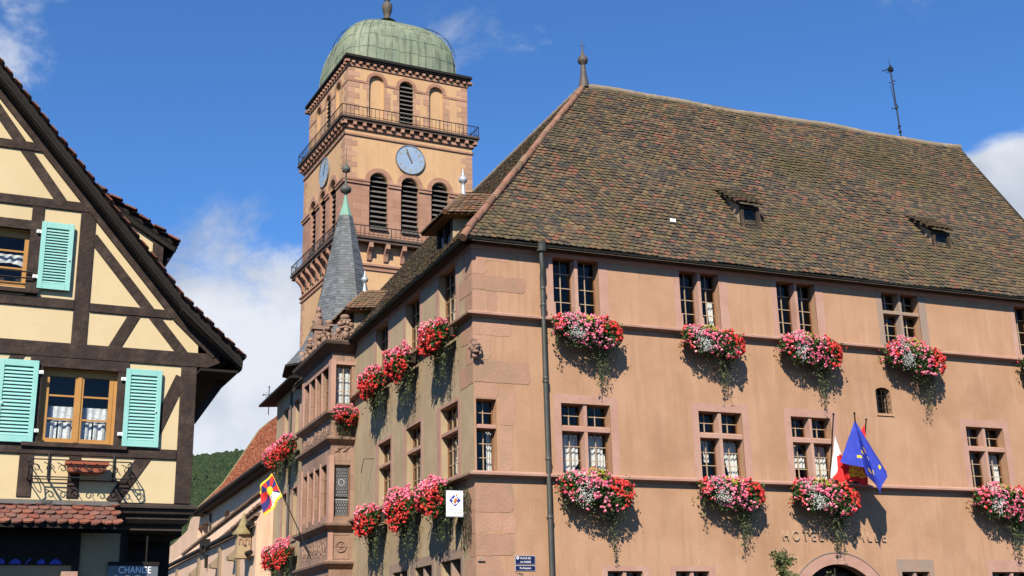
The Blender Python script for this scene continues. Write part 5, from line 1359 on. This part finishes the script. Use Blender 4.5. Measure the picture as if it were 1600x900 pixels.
    for s_ in (1, -1):
        f = lambda x: x if s_ == 1 else 2*XR-x
        for (a, b), (c, e) in zip(prof, prof[1:]):
            m.add([(f(x), d, z) for d in (.30, .345) for x, z in ((a, b-.235), (c, e-.21), (c, e-.045), (a, b-.045))], [(0, 1, 2, 3), (4, 5, 6, 7), (0, 1, 5, 4), (1, 2, 6, 5), (2, 3, 7, 6), (3, 0, 4, 7)])
            m.add([(f(x), d, z) for d in (.05, .30) for x, z in ((a, b-.255), (c, e-.23), (c, e-.20), (a, b-.225))], [(0, 1, 2, 3), (4, 5, 6, 7), (0, 1, 5, 4), (1, 2, 6, 5), (2, 3, 7, 6), (3, 0, 4, 7)])
    m.build('barge_board', blackwood, r)
    m = MB(); m.box(.0, .60, -.3, 9.5, 6.02, 6.06); m.add([(.58, -.3, 6.3), (.58, 9.5, 6.3), (.0, 9.5, 6.02), (.0, -.3, 6.02)], [(0, 1, 2, 3)]); m.build('soffit', blackwood, r)
    m = MB(); m.tube([(.67, -.36, 6.29), (.67, 9.6, 6.29)], .05, 8); m.build('gutter', blackwood, r)
    m = MB(); m.beam if False else m.add([(x, y, z) for y in (.4, .55) for x, z in ((.0, 5.35), (.1, 5.3), (.55, 6.0), (.45, 6.05))], [(0, 1, 2, 3), (4, 5, 6, 7), (0, 1, 5, 4), (1, 2, 6, 5), (2, 3, 7, 6), (3, 0, 4, 7)]); m.build('eave_bracket', timber, t)
    # shed dormer on the right slope
    yd = 1.5
    top = [(-2.0, 9.90), (-.13, 8.77)]
    def main(x): return prof[0][1]+(prof[1][1]-prof[0][1])*(x-XR)/(prof[1][0]-XR)
    m = MB()
    for y in (yd, 5.0): m.add([(-.5, y, main(-.5)-.1), (-.5, y, 8.77), (-1.9, y, 9.55), (-1.9, y, main(-1.9)-.1)], [(0, 1, 2, 3)])
    m.add([(-.5, yd, main(-.5)-.1), (-.5, 5, main(-.5)-.1), (-.5, 5, 8.77), (-.5, yd, 8.77)], [(0, 1, 2, 3)])
    dm = m.build('dormer', cream, t)
    m = MB(); m.box(-.60, -.42, yd-.04, yd+.12, main(-.5)-.05, 8.72); m.box(-.60, -.42, 4.88, 5.04, main(-.5)-.05, 8.72); m.box(-.56, -.44, yd, 5, 8.5, 8.62); m.build('dormer_post', timber, dm)
    m = MB(); a, b = (-2.4, 9.97), (-.20, 8.66)
    y0, y1 = yd-.10, 5.3
    m.add([(x, y, z) for y in (y0, y1) for x, z in ((a[0], a[1]-.10), (b[0], b[1]-.10), (b[0], b[1]), (a[0], a[1]))], [(0, 1, 2, 3), (4, 5, 6, 7), (0, 1, 5, 4), (1, 2, 6, 5), (2, 3, 7, 6), (3, 0, 4, 7)])
    m.add([(x, y, z) for y in (y0, y0+.1) for x, z in ((a[0], a[1]-.17), (b[0]-.05, b[1]-.15), (b[0], b[1]-.05), (a[0], a[1]-.05))], [(0, 1, 2, 3), (4, 5, 6, 7), (0, 1, 5, 4), (1, 2, 6, 5), (2, 3, 7, 6), (3, 0, 4, 7)])
    m.add([(b[0]-.26, y0+.3, b[1]-.50), (b[0]-.26, y1, b[1]-.50), (b[0], y1, b[1]-.1), (b[0], y0+.1, b[1]-.1), (b[0]-.26, y0+.3, b[1]-.1), (b[0]-.26, y1, b[1]-.1)], [(0, 1, 2, 3), (0, 3, 4), (1, 2, 5), (0, 1, 5, 4)])
    dr = m.build('dormer_roof', blackwood, dm)
    m = MB(); ev = Vector((a[0]-b[0], 0, a[1]-b[1])); tiles(m, (b[0]+.04, 0, b[1]+.0), (0, 1, 0), ev, [(y0-.04, 0), (y1, 0), (y1, ev.length), (y0-.04, ev.length)], .18, .15, sag=0); m.build('dormer_tiles', redtile, dm, recalc=False)
    # windows
    def hwin(w, rail):
        a, b, c, e = w
        m = MB(FA); m.box(a, a+.045, -.17, -.10, c, e); m.box(b-.045, b, -.17, -.10, c, e); m.box(a+.045, b-.045, -.171, -.101, c, c+.04); m.box(a+.045, b-.045, -.171, -.101, e-.05, e)
        wi = m.build('window', woodgold, t); p = {'c': MB(FA), 'g': MB(FA)}; mid = (a+b)/2
        casement(FA, 'x', a+.05, mid-.002, c+.045, e-.05, p, -.15, 0, 2, fw_=.062, bar=.015); casement(FA, 'x', mid+.002, b-.05, c+.045, e-.05, p, -.149, 0, 2, fw_=.062, bar=.015)
        p['c'].box(mid-.03, mid+.03, -.10, -.082, c+.05, e-.05); p['c'].build('casement', [woodgold, woodgold], wi); p['g'].build('pane', glass, wi, recalc=False)
        q = MB(FA)
        for s0, s1 in ((a+.06, mid-.02), (mid+.02, b-.06)):
            if rail:
                drape(q, s0, s1, c+.40, c+.62, -.22, waves=5, amp=.012); drape(q, s0+.02, s0+(s1-s0)*.45, c+.02, c+.38, -.21, waves=2, amp=.02); drape(q, s0+(s1-s0)*.5, s1, c+.02, c+.38, -.212, waves=2, amp=.02)
            else: drape(q, s0, s1, c+.38, c+.58, -.22, waves=4, amp=.012, scallop=.06)
        q.build('curtain', lace, wi, recalc=False)
    hwin(W1, True); hwin(W2, False)
    m = MB(FA)
    for z in (7.34, 7.44): m.tube([(-3.9, .06, z), (-2.6, .06, z)], .012, 5)
    m.build('window_rail', iron, t)
    # shutters
    def shutter(u0, u1, z0, z1, hinge):
        m = MB(FA); d0, d1 = .045, .085; k = .075
        m.box(u0, u0+k, d0, d1, z0, z1); m.box(u1-k, u1, d0, d1, z0, z1); m.box(u0+k, u1-k, d0+.001, d1-.001, z0, z0+.10); m.box(u0+k, u1-k, d0+.001, d1-.001, z1-.10, z1)
        s = m.build('shutter', turq, t, bevel=.004)
        m = MB(FA); z = z0+.105; n = 19; h = (z1-z0-.21)/n
        for i in range(n):
            zz = z0+.10+h*i
            m.add([(u, d, z) for u in (u0+k-.002, u1-k+.002) for d, z in ((d1-.004, zz+.004), (d1-.004, zz+.014), (d0+.004, zz+h*.98), (d0+.004, zz+h*.98-.010))], [(0, 1, 2, 3), (4, 5, 6, 7), (0, 1, 5, 4), (1, 2, 6, 5), (2, 3, 7, 6), (3, 0, 4, 7)])
        m.build('slats', turq, s)
        m = MB(FA); e = u0 if hinge < 0 else u1
        for zz in (z0+.19, z1-.17): m.box(min(e, e+hinge*.07), max(e, e+hinge*.07), .03, .07, zz-.025, zz+.025); m.ball((e+hinge*.04, .06, zz), .025, 6)
        m.ball(((u0+u1)/2-hinge*.2, .10, (z0+z1)/2-.05), .016, 6); m.build('hinge', whitepaint, s)
    shutter(-1.10, -.55, 4.79, 6.02, -1); shutter(-2.95, -2.39, 4.78, 6.04, 1); shutter(-2.53, -2.045, 7.19, 8.29, -1); shutter(-4.55, -4.0, 7.19, 8.29, 1)
    # pent roof over the shop
    m = MB(FA); u0, u1 = -10.6, -1.12
    m.add([(u, d, z) for u in (u0, u1) for d, z in ((0, 3.70), (.56, 3.48), (.56, 3.54), (0, 3.86))], [(0, 1, 2, 3), (4, 5, 6, 7), (0, 1, 5, 4), (1, 2, 6, 5), (2, 3, 7, 6), (3, 0, 4, 7)])
    pr_ = m.build('pent_roof', blackwood, t)
    m = MB(); ev = Vector((0, .58, .37)); random.seed(17)
    tiles(m, (0, -.62, 3.515), (1, 0, 0), ev, [(-10.6, 0), (-1.11, 0), (-1.11, ev.length), (-10.6, ev.length)], .155, .145, 1.6, sag=.02); m.build('pent_tiles', redtile, pr_, recalc=False)
    m = MB(FA); m.add([(u, d, z) for u in (u0, u1+.02) for d, z in ((.02, 3.945), (.13, 3.92), (.15, 3.865), (.02, 3.87))], [(0, 1, 2, 3), (4, 5, 6, 7), (0, 1, 5, 4), (1, 2, 6, 5), (2, 3, 7, 6), (3, 0, 4, 7)]); m.box(-2.2, -2.06, .13, .155, 3.88, 3.93)
    m.build('lead_flashing', lead, pr_)
    # shop front
    m = MB(FA); m.wall(-10.6, -.95, 0, 3.48, [(-7.5, -3.6, .4, 2.55)], -.10, .3); m.fr = ID; m.add([(-.95, .1, 0), (-.95, .9, 0), (-.95, .9, 3.48), (-.95, .1, 3.48)], [(0, 1, 2, 3)]); m.add([(-.12, .9, 0), (-.12, 9.5, 0), (-.12, 9.5, 3.48), (-.12, .9, 3.48)], [(0, 1, 2, 3)]); m.add([(-10.6, .1, 0), (-10.6, 9.5, 0), (-10.6, 9.5, 3.9), (-10.6, .1, 3.9)], [(0, 1, 2, 3)])
    m.build('shop_wall', mat('shaded_cream_plaster', (.46, .34, .20), (.40, .295, .175), 2, .9, .1, 40), t)  # cream plaster darkened, shade below the pent roof put into its colour
    m = MB(FA); m.box(-10.5, -1.66, -.11, -.06, 3.0, 3.52); m.box(-.95, -.12, -.95, -.90, 2.6, 3.5); m.box(-.95, -.12, -.96, -.91, 0, 2.6); m.box(-1.0, -.93, -.9, -.085, 2.9, 3.5); m.box(-1.68, -1.58, -.11, -.05, 2.86, 3.48); m.build('fascia_and_recess_shade', blackwood, t)  # fascia and post, plus black recess boards standing in for shade under the jetty
    m = MB(FA); m.box(-1.83, -1.60, -.11, .05, 0, 2.90); m.build('door_pillar', pink, t)
    m = MB(FA)                                         # feet of the blue letters on the fascia; their upper parts are lost in shade
    x = -1.78
    for k, w in enumerate((.17, .12, .1, .17, .1, .2, .14, .1, .18, .12)):
        x -= w+.055
        if k % 3 == 2: m.beam((x, 3.01), (x+w*.7, 3.09), .02, -.06, -.045)
        else: m.prism([(x, 3.01), (x+w, 3.01), (x+w*.95, 3.05), (x+w*.6, 3.085), (x+w*.4, 3.085), (x+w*.1, 3.04)], -.06, -.045-.002*(k % 2))
    m.build('fascia_lettering', shopB, t)
    g = MB(FA); g.add([(-7.5, -.36, .4), (-3.6, -.36, .4), (-3.6, -.36, 2.55), (-7.5, -.36, 2.55)], [(0, 1, 2, 3)]); g.build('shop_window', glass, t, recalc=False)
    # exchange sign
    s = empty('exchange_sign', HH0, YHH, 'slate grey hanging shop sign reading CHANGE under the timbered house corner', 'sign')
    u0, u1 = -1.16, -.42; z1 = 3.0
    FS_ = lambda u, d, z: (u, .06-d, z)
    m = MB(FS_); m.box(u0, u1, -.08, .0, 2.55, z1); m.build('panel', signG, s, bevel=.006)
    m = MB(FS_); m.box(u0, u1+.01, -.085, .012, z1, z1+.055); m.tube([(-.6, -.04, z1+.05), (-.6, -.04, 3.45)], .015, 5); m.tube([(-.9, -.04, z1+.05), (-.9, -.04, 3.45)], .015, 5); m.build('cap_rail', blackwood, s)
    text_mesh('CHANGE', .145, 'lettering', signW, s, (-.765, .002, 2.885), FS_, .002, 'CENTER', 1.02, .80)
    # wrought-iron flower rack and its terracotta trough
    k = empty('flower_rack', HH0, YHH, 'scrolled wrought iron flower rack fixed below the shuttered window', 'flower rack')
    m = MB(FA)
    for z, d in ((4.50, .36), (4.25, .32), (4.25, .05)):
        m.tube([(-2.42, d, z), (-.98, d, z)], .010, 5)
        if d > .1:
            m.tube([(-2.42, .02, z), (-2.42, d, z)], .010, 5); m.tube([(-.98, .02, z), (-.98, d, z)], .010, 5)
    for u in (-2.13, -1.19): m.tube([(u, .02, 4.70), (u, .035, 4.26), (u, .34, 4.25)], .02, 5)
    for u in (-2.42, -.98):
        m.tube([(u, .36, 4.5), (u-.0, .40, 4.38), (u, .32, 4.25)], .012, 5)
        m.tube([(u, .2+.1*math.cos(a*.5), 4.38+.07*math.sin(a*.5)) for a in range(13)], .008, 4)
    for i in range(8):
        c = -2.32+i*.185; e = 1 if i % 2 else -1
        m.tube([(c+(.065-.004*j)*math.cos(R(j*32))*e, .345, 4.37+(.065-.004*j)*math.sin(R(j*32))) for j in range(13)], .0075, 4)
        m.tube([(c-.09, .345, 4.46), (c, .345, 4.42), (c+.09, .345, 4.30)], .0075, 4)
    m.build('rack_iron', iron, k)
    b = empty('plant_trough', HH0, YHH, 'empty terracotta trough sitting in the iron flower rack', 'plant trough')
    m = MB(FA); m.prism([(-1.86, 4.345), (-1.34, 4.345), (-1.32, 4.46), (-1.88, 4.46)], .10, .28); m.build('trough', terracotta, b)
    m = MB(FA); m.box(-1.91, -1.29, .08, .30, 4.455, 4.51); m.build('rim', terracotta, b)
timbered()

# ------------------------------------------------------------------ young trees before the town hall door
def sapling(name, label, x, y, h, rnd, n=420, spread=.42, cat='shrub'):
    t = empty(name, to_world(x, y, 0), 0, label, cat, None)
    m = MB(); l = MB(); tips = []
    m.tube([(0, 0, 0), (.03, .02, h*.4), (-.02, .03, h*.75), (0, 0, h*.97)], .04, 6, .008)
    for k in range(26):
        z = h*rnd.uniform(.35, .93); a = rnd.random()*6.28; L = spread*(1.25-z/h)*rnd.uniform(.7, 1.5); e = Vector((math.cos(a)*L, math.sin(a)*L, z+L*rnd.uniform(.5, 1.1)))
        m.tube([(0, 0, z), tuple(Vector((0, 0, z)).lerp(e, .5)+Vector((0, 0, -.03))), tuple(e)], .009, 4, .003)
        for q in range(n//26):
            f = rnd.uniform(.2, 1.05); c = Vector((0, 0, z)).lerp(e, f); leaf(l, (c.x+rnd.gauss(0, .05), c.y+rnd.gauss(0, .05), c.z+rnd.gauss(0, .05)), rnd.uniform(.022, .042), rnd)
    m.build('stem', bark, t); l.build('foliage', mat('shrub_leaf', (.1, .15, .04), isl_cols=[(.10, .15, .04), (.16, .20, .06), (.07, .11, .03), (.20, .22, .09), (.13, .12, .05)], rough=.6, trans=.3) if 'shrub_leaf' not in MATS else MATS['shrub_leaf'], t, recalc=False)
sapling('young_tree', 'slender leafy young tree standing left of the arched door', 6.85, -1.5, 3.72, random.Random(5), 2600, .62, 'tree')
sapling('young_tree', 'young green tree with its top just inside the door arch', 8.65, -.9, 3.42, random.Random(6), 700, .30, 'tree')
# climbing plant on the lower corner (side wall)
def creeper():
    t = empty('climbing_plant', TH0, YH, 'dry climbing stems on the side wall below the tourist office sign', 'climbing plant')
    rnd = random.Random(14); m = MB(FB); l = MB(FB)
    for k in range(26):
        u = rnd.uniform(.12, .95); z = rnd.uniform(3.7, 4.4); P = []
        while z < 5.2+rnd.uniform(-.3, .05): P.append((u, .02+rnd.uniform(0, .05), z)); z += .13; u += rnd.gauss(0, .03)
        if len(P) > 2:
            m.tube(P, .007, 4, caps=False)
            for p in P:
                if rnd.random() < .6: leaf(l, (p[0]+rnd.gauss(0, .03), p[1]+.02, p[2]+rnd.gauss(0, .03)), rnd.uniform(.02, .035), rnd)
    m.build('stems', bark, t); l.build('foliage', vineM, t, recalc=False)
creeper()
